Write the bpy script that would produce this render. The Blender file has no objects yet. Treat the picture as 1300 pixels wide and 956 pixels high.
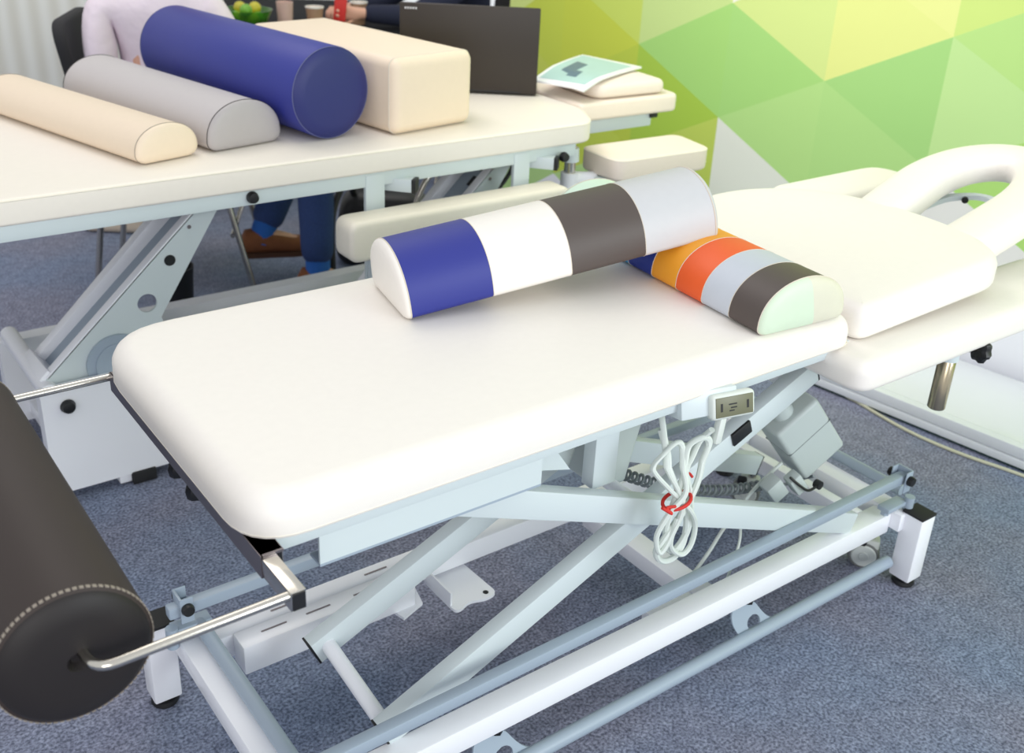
import bpy, bmesh, math, random
from mathutils import Vector, Matrix, Quaternion
random.seed(7)
C = bpy.context.scene.collection
V = Vector
PI = math.pi

# ------------------------------------------------------------------ camera
R = [(0.804787, -0.214739, 0.553357), (-0.591, -0.365, 0.719), (0.047, -0.906, -0.421)]
def cam_axes():
    yaw, pitch, roll = math.radians(37.54534343), math.radians(24.89832829), math.radians(2.95460181)
    def tocam(r, fw, u):
        z = fw*math.cos(pitch) - u*math.sin(pitch)
        y = -(u*math.cos(pitch) + fw*math.sin(pitch))
        c, s = math.cos(roll), math.sin(roll)
        return V((c*r - s*y, s*r + c*y, z))
    X = tocam(math.cos(yaw), math.sin(yaw), 0); Y = tocam(-math.sin(yaw), math.cos(yaw), 0); Z = tocam(0, 0, 1)
    return X, Y, Z
ax, ay, az = cam_axes()
right = V((ax[0], ay[0], az[0])); down = V((ax[1], ay[1], az[1])); fwd = V((ax[2], ay[2], az[2]))
cd = bpy.data.cameras.new('camera'); cam = bpy.data.objects.new('camera', cd); C.objects.link(cam)
m = Matrix.Identity(4)
for i in range(3):
    m[i][0] = right[i]; m[i][1] = -down[i]; m[i][2] = -fwd[i]
m[0][3], m[1][3], m[2][3] = 0, 0, 1.5
cam.matrix_world = m
cd.sensor_width = 36; cd.lens = 1341.36/1300*36; cd.shift_y = -44.5/1300
cd.clip_start = 0.02
cd.dof.use_dof = True; cd.dof.focus_distance = 1.75; cd.dof.aperture_fstop = 5.0
bpy.context.scene.camera = cam

# ------------------------------------------------------------------ materials
def srgb(c):
    return tuple(((x/255)/12.92 if x/255 <= .04045 else ((x/255+.055)/1.055)**2.4) for x in c) + (1,)
def mat(name, rgb, rough=.5, metal=0, bump=0, scale=200, vary=0, spec=.5, coat=0, bumpdist=.001, aniso=None):
    m = bpy.data.materials.new(name); m.use_nodes = True
    nt = m.node_tree; b = nt.nodes['Principled BSDF']
    b.inputs['Base Color'].default_value = srgb(rgb); b.inputs['Roughness'].default_value = rough
    b.inputs['Metallic'].default_value = metal; b.inputs['Specular IOR Level'].default_value = spec
    b.inputs['Coat Weight'].default_value = coat
    tc = nt.nodes.new('ShaderNodeTexCoord')
    nz = nt.nodes.new('ShaderNodeTexNoise'); nz.inputs['Scale'].default_value = scale; nz.inputs['Detail'].default_value = 3
    nt.links.new(tc.outputs['Object'], nz.inputs['Vector'])
    if bump:
        bp = nt.nodes.new('ShaderNodeBump'); bp.inputs['Strength'].default_value = bump; bp.inputs['Distance'].default_value = bumpdist
        nt.links.new(nz.outputs['Fac'], bp.inputs['Height']); nt.links.new(bp.outputs['Normal'], b.inputs['Normal'])
    if vary:
        n2 = nt.nodes.new('ShaderNodeTexNoise'); n2.inputs['Scale'].default_value = scale*.15
        nt.links.new(tc.outputs['Object'], n2.inputs['Vector'])
        mx = nt.nodes.new('ShaderNodeMix'); mx.data_type = 'RGBA'
        c = srgb(rgb)
        mx.inputs['A'].default_value = tuple(v*(1-vary) for v in c[:3])+(1,); mx.inputs['B'].default_value = tuple(min(1, v*(1+vary)) for v in c[:3])+(1,)
        nt.links.new(n2.outputs['Fac'], mx.inputs['Factor']); nt.links.new(mx.outputs['Result'], b.inputs['Base Color'])
    return m
def vinyl(name, rgb, rough=.52): return mat(name, rgb, rough, bump=.12, scale=420, vary=.02, bumpdist=.0006)
M = dict(
    white=vinyl('ivory_vinyl', (240, 234, 227)),
    cream=vinyl('cream_vinyl', (234, 215, 192)),
    cream2=vinyl('pale_cream_vinyl', (239, 231, 220)),
    taupe=vinyl('light_taupe_vinyl', (240, 232, 216)),
    peach=vinyl('peach_cream_vinyl', (240, 226, 212)),
    blue=vinyl('blue_vinyl', (42, 50, 138)),
    bluecap=vinyl('navy_blue_vinyl', (33, 40, 105)),
    brown=vinyl('dark_brown_vinyl', (82, 72, 68)),
    darkbrown=mat('espresso_vinyl', (56, 47, 44), .55, bump=.12, scale=420, vary=.02, spec=.3, bumpdist=.0006),
    darkcap=mat('espresso_end_vinyl', (38, 34, 34), .5, bump=.12, scale=420, spec=.3),
    grey=vinyl('silver_grey_vinyl', (200, 200, 203)),
    grey2=vinyl('warm_grey_vinyl', (192, 186, 186)),
    grey2cap=vinyl('warm_grey_end_vinyl', (176, 170, 170)),
    lgrey=vinyl('pale_blue_grey_vinyl', (196, 202, 212)),
    orange=vinyl('orange_vinyl', (237, 96, 38)),
    amber=vinyl('amber_vinyl', (246, 165, 42)),
    royal=vinyl('royal_blue_vinyl', (26, 50, 146)),
    cyan=vinyl('cyan_vinyl', (40, 150, 205)),
    mint=vinyl('pale_mint_vinyl', (208, 230, 212)),
    bluepipe=mat('blue_grey_piping', (92, 96, 140), .6),
    mintcap=vinyl('mint_end_vinyl', (214, 230, 205)), beigecap=vinyl('beige_end_vinyl', (222, 218, 198)),
    thread=mat('stitch_thread', (215, 205, 190), .7),
    thread_dark=mat('dark_stitch_thread', (150, 140, 128), .7),
    steelw=mat('white_blue_paint', (208, 218, 220), .32, bump=.05, scale=300, spec=.5),
    steelw2=mat('white_paint', (244, 245, 250), .3, bump=.04, scale=300),
    bluegrey=mat('blue_grey_paint', (158, 172, 186), .38, bump=.04, scale=300),
    greyp=mat('grey_channel_steel', (140, 132, 134), .32, metal=.85, bump=.04, scale=200),
    black=mat('black_plastic', (22, 22, 24), .45),
    blackm=mat('black_matte_rubber', (30, 30, 32), .75),
    chrome=mat('chrome', (205, 200, 190), .18, metal=1),
    brass=mat('brushed_tube_steel', (176, 164, 140), .22, metal=1),
    casing=mat('grey_green_plastic', (186, 196, 194), .45, bump=.08, scale=600),
    remote=mat('pale_plastic', (218, 224, 218), .4),
    remoteface=mat('olive_panel', (112, 112, 88), .4),
    wheel=mat('wheel_plastic', (205, 210, 205), .5),
    tyre=mat('grey_tyre', (120, 122, 120), .7),
    cable=mat('pale_cable', (212, 220, 214), .45),
    cream_cable=mat('cream_cable_sheath', (196, 196, 170), .5),
    coil=mat('grey_coil_cable', (120, 128, 130), .45),
    red=mat('red_twine', (205, 45, 38), .6, bump=.3, scale=500),
    jeans=mat('blue_denim', (44, 66, 116), .9, bump=.4, scale=900, vary=.25),
    shirt=mat('pale_pink_cotton', (234, 220, 230), .85, bump=.5, scale=9, bumpdist=.03),
    navy=mat('navy_wool', (32, 36, 58), .9, bump=.3, scale=300),
    skin=mat('skin', (222, 170, 145), .5, bump=.1, scale=150),
    hair=mat('dark_hair', (45, 32, 24), .6, bump=.6, scale=120, bumpdist=.01),
    suede=mat('tan_suede', (132, 80, 48), .85, bump=.2, scale=300, vary=.15),
    sole=mat('brown_rubber', (80, 48, 30), .7),
    sock=mat('blue_sock', (44, 104, 190), .9, bump=.2, scale=500),
    fabric=mat('black_upholstery', (42, 41, 44), .9, bump=.3, scale=700),
    paper=mat('white_paper', (242, 242, 246), .35),
    teal=mat('teal_print', (176, 208, 208), .35, vary=.12, scale=60),
    navyprint=mat('slate_print', (88, 112, 138), .35),
    cup=mat('kraft_cup', (176, 140, 110), .6),
    cuplid=mat('cup_rim', (240, 236, 228), .5),
    table=mat('black_table', (20, 20, 24), .75, spec=.15),
    laptop=mat('brown_black_lid', (44, 36, 30), .45, bump=.05, scale=400),
    podium=mat('white_podium', (226, 230, 234), .16, coat=.3),
    alu=mat('aluminium_strip', (226, 230, 234), .4),
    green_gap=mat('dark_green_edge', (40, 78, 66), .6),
    limegreen=mat('lime_fruit', (110, 165, 50), .4, vary=.4, scale=80),
    yellowgreen=mat('yellow_fruit', (190, 180, 50), .4, vary=.3, scale=60),
    skirt=mat('white_panel', (240, 238, 232), .6),
)
gl = bpy.data.materials.new('green_glass'); gl.use_nodes = True
b = gl.node_tree.nodes['Principled BSDF']; b.inputs['Base Color'].default_value = srgb((120, 190, 80)); b.inputs['Transmission Weight'].default_value = .8; b.inputs['Roughness'].default_value = .05
M['glass'] = gl

def carpet():
    m = bpy.data.materials.new('blue_grey_carpet'); m.use_nodes = True; nt = m.node_tree; L = nt.links
    b = nt.nodes['Principled BSDF']; b.inputs['Roughness'].default_value = .95; b.inputs['Specular IOR Level'].default_value = .15
    tc = nt.nodes.new('ShaderNodeTexCoord')
    def noise(s, d=4):
        n = nt.nodes.new('ShaderNodeTexNoise'); n.inputs['Scale'].default_value = s; n.inputs['Detail'].default_value = d; L.new(tc.outputs['Object'], n.inputs['Vector']); return n
    n1 = noise(160, 5); n2 = noise(30, 4); n3 = noise(2.2, 2)
    r = nt.nodes.new('ShaderNodeValToRGB'); L.new(n1.outputs['Fac'], r.inputs['Fac'])
    r.color_ramp.elements[0].position = .35; r.color_ramp.elements[0].color = srgb((100, 106, 126))
    r.color_ramp.elements[1].position = .68; r.color_ramp.elements[1].color = srgb((166, 174, 200))
    mx = nt.nodes.new('ShaderNodeMix'); mx.data_type = 'RGBA'; mx.blend_type = 'MULTIPLY'; mx.inputs['Factor'].default_value = 1
    r2 = nt.nodes.new('ShaderNodeValToRGB'); L.new(n2.outputs['Fac'], r2.inputs['Fac'])
    r2.color_ramp.elements[0].position = .3; r2.color_ramp.elements[0].color = (.72, .72, .74, 1)
    r2.color_ramp.elements[1].position = .7; r2.color_ramp.elements[1].color = (1, 1, 1, 1)
    L.new(r.outputs['Color'], mx.inputs['A']); L.new(r2.outputs['Color'], mx.inputs['B'])
    m3 = nt.nodes.new('ShaderNodeMix'); m3.data_type = 'RGBA'; m3.blend_type = 'MULTIPLY'; m3.inputs['Factor'].default_value = 1
    r3 = nt.nodes.new('ShaderNodeValToRGB'); L.new(n3.outputs['Fac'], r3.inputs['Fac'])  # broad warm and cool patches: mixed hall lighting put into the carpet colour
    r3.color_ramp.elements[0].position = .38; r3.color_ramp.elements[1].position = .62; r3.color_ramp.elements[0].color = (1, .93, .89, 1); r3.color_ramp.elements[1].color = (.9, .97, 1, 1)
    L.new(mx.outputs['Result'], m3.inputs['A']); L.new(r3.outputs['Color'], m3.inputs['B'])
    L.new(m3.outputs['Result'], b.inputs['Base Color'])
    bp = nt.nodes.new('ShaderNodeBump'); bp.inputs['Strength'].default_value = .5; bp.inputs['Distance'].default_value = .004
    L.new(n1.outputs['Fac'], bp.inputs['Height']); L.new(bp.outputs['Normal'], b.inputs['Normal'])
    return m
M['carpet'] = carpet()

# ------------------------------------------------------------------ helpers
def obj(name, bm, m, parent=None, smooth=True):
    bmesh.ops.recalc_face_normals(bm, faces=bm.faces)
    me = bpy.data.meshes.new(name); bm.to_mesh(me); bm.free()
    if isinstance(m, (list, tuple)):
        for x in m: me.materials.append(M[x] if isinstance(x, str) else x)
    else: me.materials.append(M[m] if isinstance(m, str) else m)
    o = bpy.data.objects.new(name, me); C.objects.link(o)
    if parent: o.parent = parent; o.matrix_parent_inverse = world(parent).inverted()
    if smooth:
        me.shade_smooth()
        try: me.set_sharp_from_angle(angle=math.radians(38))
        except Exception: pass
    return o
def world(o):
    mm = o.matrix_basis.copy()
    if o.parent: mm = world(o.parent) @ o.matrix_parent_inverse @ mm
    return mm
def thing(name, label, cat, loc=(0, 0, 0), group=None):
    o = bpy.data.objects.new(name, None); C.objects.link(o); o.location = loc; o.empty_display_size = .05
    o['label'] = label; o['category'] = cat
    if group: o['group'] = group
    return o
def tag(o, label, cat, group=None):
    o['label'] = label; o['category'] = cat
    if group: o['group'] = group
    return o
def lab(o, l): o['label'] = l; return o

def bm_box(bm, c, s, rot=None, bev=0, seg=2):
    mt = Matrix.Translation(V(c)) @ (rot.to_4x4() if rot else Matrix.Identity(4))
    r = bmesh.ops.create_cube(bm, size=1)
    vs = r['verts']
    for v in vs: v.co = V((v.co.x*s[0], v.co.y*s[1], v.co.z*s[2]))
    if bev:
        es = list({e for v in vs for e in v.link_edges})
        rr = bmesh.ops.bevel(bm, geom=es, offset=bev, segments=seg, affect='EDGES', profile=.5)
        vs = list({v for f in rr['faces'] for v in f.verts} | {v for v in vs if v.is_valid})
    for v in vs: v.co = mt @ v.co
    return vs
def box(name, c, s, m, parent=None, rot=None, bev=.002, seg=2):
    bm = bmesh.new(); bm_box(bm, c, s, rot, bev, seg); return obj(name, bm, m, parent)
def frame(d, up=V((0, 0, 1))):
    d = d.normalized()
    y = up.cross(d)
    if y.length < 1e-4: y = V((0, 1, 0))
    y.normalize(); z = d.cross(y)
    return Matrix((d, y, z)).transposed()
def beam(name, p0, p1, w, h, m, parent=None, bev=.003, up=V((0, 0, 1)), bm=None):
    p0, p1 = V(p0), V(p1); d = p1-p0
    b2 = bm or bmesh.new()
    bm_box(b2, (p0+p1)/2, (d.length, w, h), frame(d, up), bev*.6, 2)
    if bm: return None
    return obj(name, b2, m, parent)
def smooth_path(pts, n=8, closed=False):
    pts = [V(p) for p in pts]; out = []; N = len(pts)
    rng = range(N if closed else N-1)
    for i in rng:
        if closed: p0, p1, p2, p3 = pts[(i-1) % N], pts[i], pts[(i+1) % N], pts[(i+2) % N]
        else: p0, p1, p2, p3 = pts[max(i-1, 0)], pts[i], pts[i+1], pts[min(i+2, N-1)]
        for k in range(n):
            t = k/n
            out.append(.5*((2*p1)+(-p0+p2)*t+(2*p0-5*p1+4*p2-p3)*t*t+(-p0+3*p1-3*p2+p3)*t**3))
    if not closed: out.append(pts[-1])
    return out
def bm_sweep(bm, pts, prof, closed=False, up=None, cap=True, scale=None):
    """prof: function(angle index)->(a,b) list of 2D offsets; up: fixed up vector or None for parallel transport"""
    N = len(pts); rings = []; prev = None
    for i, p in enumerate(pts):
        if closed: t = pts[(i+1) % N]-pts[(i-1) % N]
        else: t = pts[min(i+1, N-1)]-pts[max(i-1, 0)]
        t.normalize()
        if up is not None: a = up.cross(t).normalized()
        elif prev is None:
            a = V((0, 0, 1)).cross(t)
            if a.length < .1: a = V((1, 0, 0)).cross(t)
            a.normalize()
        else: a = (prev - t*prev.dot(t)).normalized()
        prev = a; b = t.cross(a)
        s = scale(i/(N-1)) if scale else 1
        rings.append([bm.verts.new(p + a*u*s + b*w*s) for u, w in prof])
    K = len(prof)
    for i in range(N if closed else N-1):
        A, B = rings[i], rings[(i+1) % N]
        for k in range(K): bm.faces.new((A[k], A[(k+1) % K], B[(k+1) % K], B[k]))
    if not closed and cap:
        bm.faces.new(rings[0][::-1]); bm.faces.new(rings[-1])
    return rings
def circ(r, n=12): return [(r*math.cos(2*PI*k/n), r*math.sin(2*PI*k/n)) for k in range(n)]
def tube(name, pts, r, m, parent=None, n=14, sm=0, closed=False, bm=None):
    pts = [V(p) for p in pts]
    if sm: pts = smooth_path(pts, sm, closed)
    b2 = bm or bmesh.new(); bm_sweep(b2, pts, circ(r, n), closed)
    if bm: return None
    return obj(name, b2, m, parent)
def bend_path(p0, pk, p1, rad=.015, n=6):
    """straight-bend-straight"""
    p0, pk, p1 = V(p0), V(pk), V(p1)
    a = pk+(p0-pk).normalized()*rad; b = pk+(p1-pk).normalized()*rad
    return [p0] + [a*(1-t)**2+pk*2*t*(1-t)+b*t*t for t in [k/n for k in range(n+1)]] + [p1]
def lathe(name, prof, c, axis, m, parent=None, n=28, bm=None):
    """prof: (radius, height) list along axis from c"""
    b2 = bm or bmesh.new(); fr = frame(V(axis), V((0, 0, 1)) if abs(V(axis).normalized().z) < .9 else V((1, 0, 0)))
    d, a, b = fr.col[0], fr.col[1], fr.col[2]; rings = []
    for r, h in prof:
        if r < 1e-6: rings.append([b2.verts.new(V(c)+d*h)])
        else: rings.append([b2.verts.new(V(c)+d*h+(a*math.cos(2*PI*k/n)+b*math.sin(2*PI*k/n))*r) for k in range(n)])
    for A, B in zip(rings, rings[1:]):
        if len(A) == 1 and len(B) == 1: continue
        for k in range(n):
            k2 = (k+1) % n
            if len(A) == 1: b2.faces.new((A[0], B[k], B[k2]))
            elif len(B) == 1: b2.faces.new((A[k], A[k2], B[0]))
            else: b2.faces.new((A[k], A[k2], B[k2], B[k]))
    if len(rings[0]) > 1: b2.faces.new(rings[0][::-1])
    if len(rings[-1]) > 1: b2.faces.new(rings[-1])
    if bm: return None
    return obj(name, b2, m, parent)
def prism(name, poly, y0, y1, m, parent=None, axis='y', bev=0):
    bm = bmesh.new()
    def P(a, b, t): return V((a, t, b)) if axis == 'y' else (V((a, b, t)) if axis == 'z' else V((t, a, b)))
    A = [bm.verts.new(P(a, b, y0)) for a, b in poly]; B = [bm.verts.new(P(a, b, y1)) for a, b in poly]
    bm.faces.new(A); bm.faces.new(B[::-1]); n = len(poly)
    for k in range(n): bm.faces.new((A[k], A[(k+1) % n], B[(k+1) % n], B[k]))
    if bev: bmesh.ops.bevel(bm, geom=bm.edges[:], offset=bev, segments=2, affect='EDGES', profile=.5)
    return obj(name, bm, m, parent)
def round_poly(pts, n=7):
    """pts: (x,y,r) corners -> rounded outline, CCW"""
    out = []; N = len(pts)
    for i, (x, y, r) in enumerate(pts):
        p = V((x, y)); a = V(pts[i-1][:2]); b = V(pts[(i+1) % N][:2])
        da = (a-p); db = (b-p); r2 = min(r, da.length*.49, db.length*.49)
        if r2 < 1e-5: out.append(p); continue
        s = p+da.normalized()*r2; e = p+db.normalized()*r2
        for k in range(n+1):
            t = k/n; out.append(s*(1-t)**2+p*2*t*(1-t)+e*t*t)
    return out
def pad_bm(bm, outline, z0, z1, top_r=.018, bot_r=.010, fz=lambda x, y: 0, crown=.003, ns=6):
    """cushion: outline swept through a rounded edge profile"""
    N = len(outline)
    nrm = []
    for i in range(N):
        t = outline[(i+1) % N]-outline[i-1]; nn = V((t.y, -t.x)); nrm.append(nn.normalized())
    prof = []
    for k in range(ns+1):
        a = PI/2*k/ns; prof.append((bot_r*(1-math.sin(a)), z0+bot_r*(1-math.cos(a))))
    for k in range(ns+1):
        a = PI/2*k/ns; prof.append((top_r*(1-math.cos(a)), z1-top_r+top_r*math.sin(a)))
    rings = []
    for off, z in prof:
        ring = []
        for p, n_ in zip(outline, nrm):
            q = p-n_*off; ring.append(bm.verts.new((q.x, q.y, z+fz(q.x, q.y))))
        rings.append(ring)
    last = [v.co.copy() for v in rings[-1]]; cen = sum(last, V((0, 0, 0)))/N
    for s_, dz in (((.90, .5), (.6, .9), (.3, 1.0)) if crown else ()):
        rings.append([bm.verts.new((cen.x+(c.x-cen.x)*s_, cen.y+(c.y-cen.y)*s_, z1+crown*dz+fz(cen.x+(c.x-cen.x)*s_, cen.y+(c.y-cen.y)*s_))) for c in last])
    for A, B in zip(rings, rings[1:]):
        for k in range(N): bm.faces.new((A[k], A[(k+1) % N], B[(k+1) % N], B[k]))
    bm.faces.new(rings[0][::-1]); bm.faces.new(rings[-1])
    return rings
def pad(name, corners, z0, z1, m, parent=None, **kw):
    lim = max(kw.get('top_r', .018), kw.get('bot_r', .010))*1.15
    bm = bmesh.new(); pad_bm(bm, round_poly([(x, y, max(r, lim)) for x, y, r in corners]), z0, z1, **kw); return obj(name, bm, m, parent)
def seam(name, outline, z, m, parent, r=.0012, fz=lambda x, y: 0, out=.0):
    pts = []
    N = len(outline)
    for i, p in enumerate(outline):
        t = outline[(i+1) % N]-outline[i-1]; nn = V((t.y, -t.x)).normalized()*out
        pts.append(V((p.x+nn.x, p.y+nn.y, z+fz(p.x, p.y))))
    return tube(name, pts, r, m, parent, n=6, closed=True)

# ------------------------------------------------------------------ setting
def struct(o): o['kind'] = 'structure'; return o
bm = bmesh.new(); bmesh.ops.create_grid(bm, x_segments=2, y_segments=2, size=4.5)
for v in bm.verts: v.co.x += 1.2; v.co.y += 3.2
struct(obj('floor', bm, 'carpet'))

wd = V((-.130, .9915, 0)); wn = V((.9915, .130, 0)); w0 = V((3.133, 1.473, 0))
# mural wall: regular triangular print, every triangle one flat tint
tints = {}
def tint(c):
    if c not in tints: tints[c] = len(tints)
    return tints[c]
DS, DZ = .41, .41
known = {}
def node(i, j): return (1.63-DS*i, .84+DZ*j+(.205 if i % 2 else 0))
palette = [(176, 208, 96), (150, 200, 92), (196, 214, 110), (208, 218, 150), (166, 208, 120), (190, 205, 70)]
# known colours at (s, z) of triangle centroids
samples = [((1.36, .83), (146, 200, 92)), ((1.49, 1.04), (184, 210, 118)), ((1.49, .63), (148, 186, 40)), ((1.36, .42), (172, 194, 62)),
           ((1.08, .83), (146, 200, 96)), ((.95, 1.04), (196, 216, 116)), ((.95, .63), (160, 206, 110)), ((1.08, .42), (218, 222, 208)), ((1.08, 1.24), (226, 228, 214)),
           ((.67, 1.04), (212, 220, 116)), ((.54, .83), (144, 198, 100)), ((.67, .63), (156, 204, 108)), ((.54, 1.24), (216, 222, 122)), ((.54, .42), (212, 218, 186)),
           ((.13, 1.04), (164, 208, 106)), ((.26, 1.24), (188, 214, 100)), ((.26, .83), (172, 212, 124)), ((.13, .63), (152, 202, 88)), ((.26, .42), (214, 214, 208)), ((.13, .21), (226, 228, 234)), ((.26, .0), (226, 228, 234)),
           ((1.77, 1.04), (184, 204, 70)), ((1.9, .83), (182, 196, 40)), ((1.77, .63), (170, 190, 40)), ((1.9, .42), (176, 196, 50)), ((2.18, .83), (180, 196, 44)), ((1.9, 1.24), (200, 214, 110)), ((2.31, .63), (184, 198, 60)), ((2.18, 1.2), (170, 200, 60)), ((1.36, 1.24), (200, 216, 120))]
rnd = random.Random(3)
bm = bmesh.new(); vcache = {}
def wv(i, j):
    if (i, j) not in vcache:
        s, z = node(i, j); z = max(0.0, min(2.6, z)); s = min(s, 2.36); p = w0+wd*s; vcache[(i, j)] = bm.verts.new((p.x, p.y, z))
    return vcache[(i, j)]
def tri(a, b_, c):
    s = sum(node(*q)[0] for q in (a, b_, c))/3; z = sum(node(*q)[1] for q in (a, b_, c))/3
    vs = [wv(*a), wv(*b_), wv(*c)]
    if len({tuple(round(x, 4) for x in v.co) for v in vs}) < 3: return
    if all(v.co.z == 0 for v in vs) or all(v.co.z == 2.6 for v in vs): return
    best = min(samples, key=lambda q: (q[0][0]-s)**2+(q[0][1]-z)**2)
    col = best[1] if (best[0][0]-s)**2+(best[0][1]-z)**2 < .006 else rnd.choice(palette)
    if z < .12 or (z < .36 and s < .9): col = (228, 230, 236)
    f = bm.faces.new(vs); f.material_index = tint(col)
for i in range(-2, 12):
    for j in range(-3, 5):
        # strip between column i and i+1
        if i % 2 == 0: tri((i, j), (i+1, j), (i+1, j-1)); tri((i, j), (i, j+1), (i+1, j))
        else: tri((i, j), (i+1, j), (i+1, j+1)); tri((i, j), (i, j+1), (i+1, j+1))
# thickness
r = bmesh.ops.extrude_face_region(bm, geom=bm.faces[:])
for v in [g for g in r['geom'] if isinstance(g, bmesh.types.BMVert)]: v.co += wn*.06
wmats = [mat('mural_tint', tuple(min(250, v*.86+238*.14+6) for v in c), .45) for c in tints]
struct(obj('wall_right', bm, wmats, smooth=False))
# back wall: pale flat partition on the left, curtain fold shading painted as faint bands
pm = bpy.data.materials.new('pale_fold_bands'); pm.use_nodes = True; nt = pm.node_tree; bb = nt.nodes['Principled BSDF']; bb.inputs['Roughness'].default_value = .6
tc = nt.nodes.new('ShaderNodeTexCoord'); wv2 = nt.nodes.new('ShaderNodeTexWave'); wv2.inputs['Scale'].default_value = 3.2; wv2.inputs['Distortion'].default_value = .6; wv2.inputs['Detail Scale'].default_value = .4
rp = nt.nodes.new('ShaderNodeValToRGB'); rp.color_ramp.elements[0].color = srgb((226, 222, 212)); rp.color_ramp.elements[1].color = srgb((242, 240, 234))
nt.links.new(tc.outputs['Object'], wv2.inputs['Vector']); nt.links.new(wv2.outputs['Fac'], rp.inputs['Fac']); nt.links.new(rp.outputs['Color'], bb.inputs['Base Color'])
struct(box('wall_back', (.2, 5.95, 1.3), (6.2, .08, 2.6), pm, bev=0))
# podium along the mural wall
pdir = V((-.130, .9915, 0))
p_a = V((2.688, 1.15, 0))-pdir*3.0; p_b = V((2.688, 1.15, 0))+pdir*1.75
th = thing('display_podium', 'low white glossy podium with aluminium edge strip along the green wall', 'podium', (2.69, 1.15, 0))
ang = math.atan2(pdir.y, pdir.x); rz = Matrix.Rotation(ang, 3, 'Z')
mid = (p_a+p_b)/2
def pod(c_off, z0, z1, th0, th1, name, m, parent=th, bev=.002):
    c = mid+wn*((th0+th1)/2); return box(name, (c.x, c.y, (z0+z1)/2), ((p_b-p_a).length, th1-th0, z1-z0), m, parent, rz, bev)
pod(0, .012, .066, .004, .43, 'deck', 'podium')
pod(0, .01, .034, -.006, .006, 'lower_strip', 'alu'); pod(0, .036, .070, -.004, .03, 'upper_strip', 'alu')
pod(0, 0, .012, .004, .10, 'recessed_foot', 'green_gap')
for s in (-.05, .62):
    c = V((2.688, 1.15, 0))+pdir*s-wn*.006
    lathe('screw', [(.0, -.002), (.004, -.002), (.004, .002)], (c.x, c.y, .053), wn, 'brass', th, n=10)
# cable on the floor beside the podium
cp = [(2.612, 1.85), (2.622, 1.75), (2.626, 1.66), (2.615, 1.58), (2.604, 1.48), (2.606, 1.38), (2.624, 1.27), (2.655, 1.16), (2.690, 1.0), (2.73, .7), (2.79, .25)]
tag(tube('floor_cable', [(x, y, .005) for x, y in cp], .005, 'cream_cable', sm=6), 'cream cable lying on the carpet along the front of the podium', 'cable')

# ------------------------------------------------------------------ front couch (A)
A = thing('treatment_couch', 'large white scissor-lift treatment couch nearest the camera with two striped bolsters on top', 'treatment couch', (1.2, 1.305, 0))
# main pad
zb, zt = .700, .762
outA = [(.402, 1.030, .085), (1.588, 1.030, .035), (1.588, 1.652, .035), (.402, 1.652, .13)]
pad('main_pad', outA, zb, zt, 'white', A, top_r=.036, bot_r=.006, crown=0)
seam('piping', round_poly(outA), zb+.006, 'taupe', A, r=.0012, out=-.0008)
# head section pad: tilted, rounded head end
fz = lambda x, y: max(0, (x-1.59))*.055
cpo = [(1.600, 1.028, .035), (2.055, 1.020, .10), (2.135, 1.13, .12), (2.158, 1.335, .16), (2.115, 1.54, .14), (1.95, 1.675, .14), (1.600, 1.665, .035)]
pad('head_section_pad', cpo, zb, zt+.004, 'white', A, top_r=.028, bot_r=.014, fz=fz, crown=.004)
# face pad: horseshoe cushion
fzp = lambda x: .735+.21*(x-2.0)
path = [(1.99, 1.372), (2.10, 1.380), (2.24, 1.402), (2.36, 1.418), (2.46, 1.405), (2.53, 1.36), (2.555, 1.295), (2.53, 1.235), (2.46, 1.19), (2.36, 1.166), (2.24, 1.160), (2.10, 1.158), (1.99, 1.158)]
fp = smooth_path([V((x, y, fzp(x))) for x, y in path], 5)
def sup(w, h, n=20, e=.62):
    o = []
    for k in range(n):
        a = 2*PI*k/n; c, s = math.cos(a), math.sin(a)
        o.append((w*math.copysign(abs(c)**e, c), h*math.copysign(abs(s)**e, s)))
    return o
bm = bmesh.new(); bm_sweep(bm, fp, sup(.062, .036), up=V((-.2, 0, 1)).normalized()); obj('face_pad', bm, 'white', A)
fr_ = [(1.97, 1.375), (2.15, 1.395), (2.35, 1.385), (2.42, 1.345), (2.44, 1.30), (2.42, 1.255), (2.35, 1.21), (2.15, 1.20), (1.97, 1.205)]
o = obj('face_pad_frame', (lambda b2: (bm_sweep(b2, smooth_path([V((x, y, fzp(x)-.045)) for x, y in fr_], 5), [(-.012, -.006), (.012, -.006), (.012, .006), (-.012, .006)], up=V((0, 0, 1))), b2)[1])(bmesh.new()), 'steelw', A)
lathe('plug', [(.0, -.004), (.008, -.004), (.008, .004), (0, .004)], (2.405, 1.335, fzp(2.4)-.045), (-1, -.6, 0), 'black', o, n=12)
beam('ratchet_strut', (1.95, 1.25, .66), (2.22, 1.25, .745), .012, .02, 'chrome', A)
beam('head_hinge_bar', (1.98, 1.10, .675), (1.98, 1.58, .675), .03, .03, 'black', A)
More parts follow.
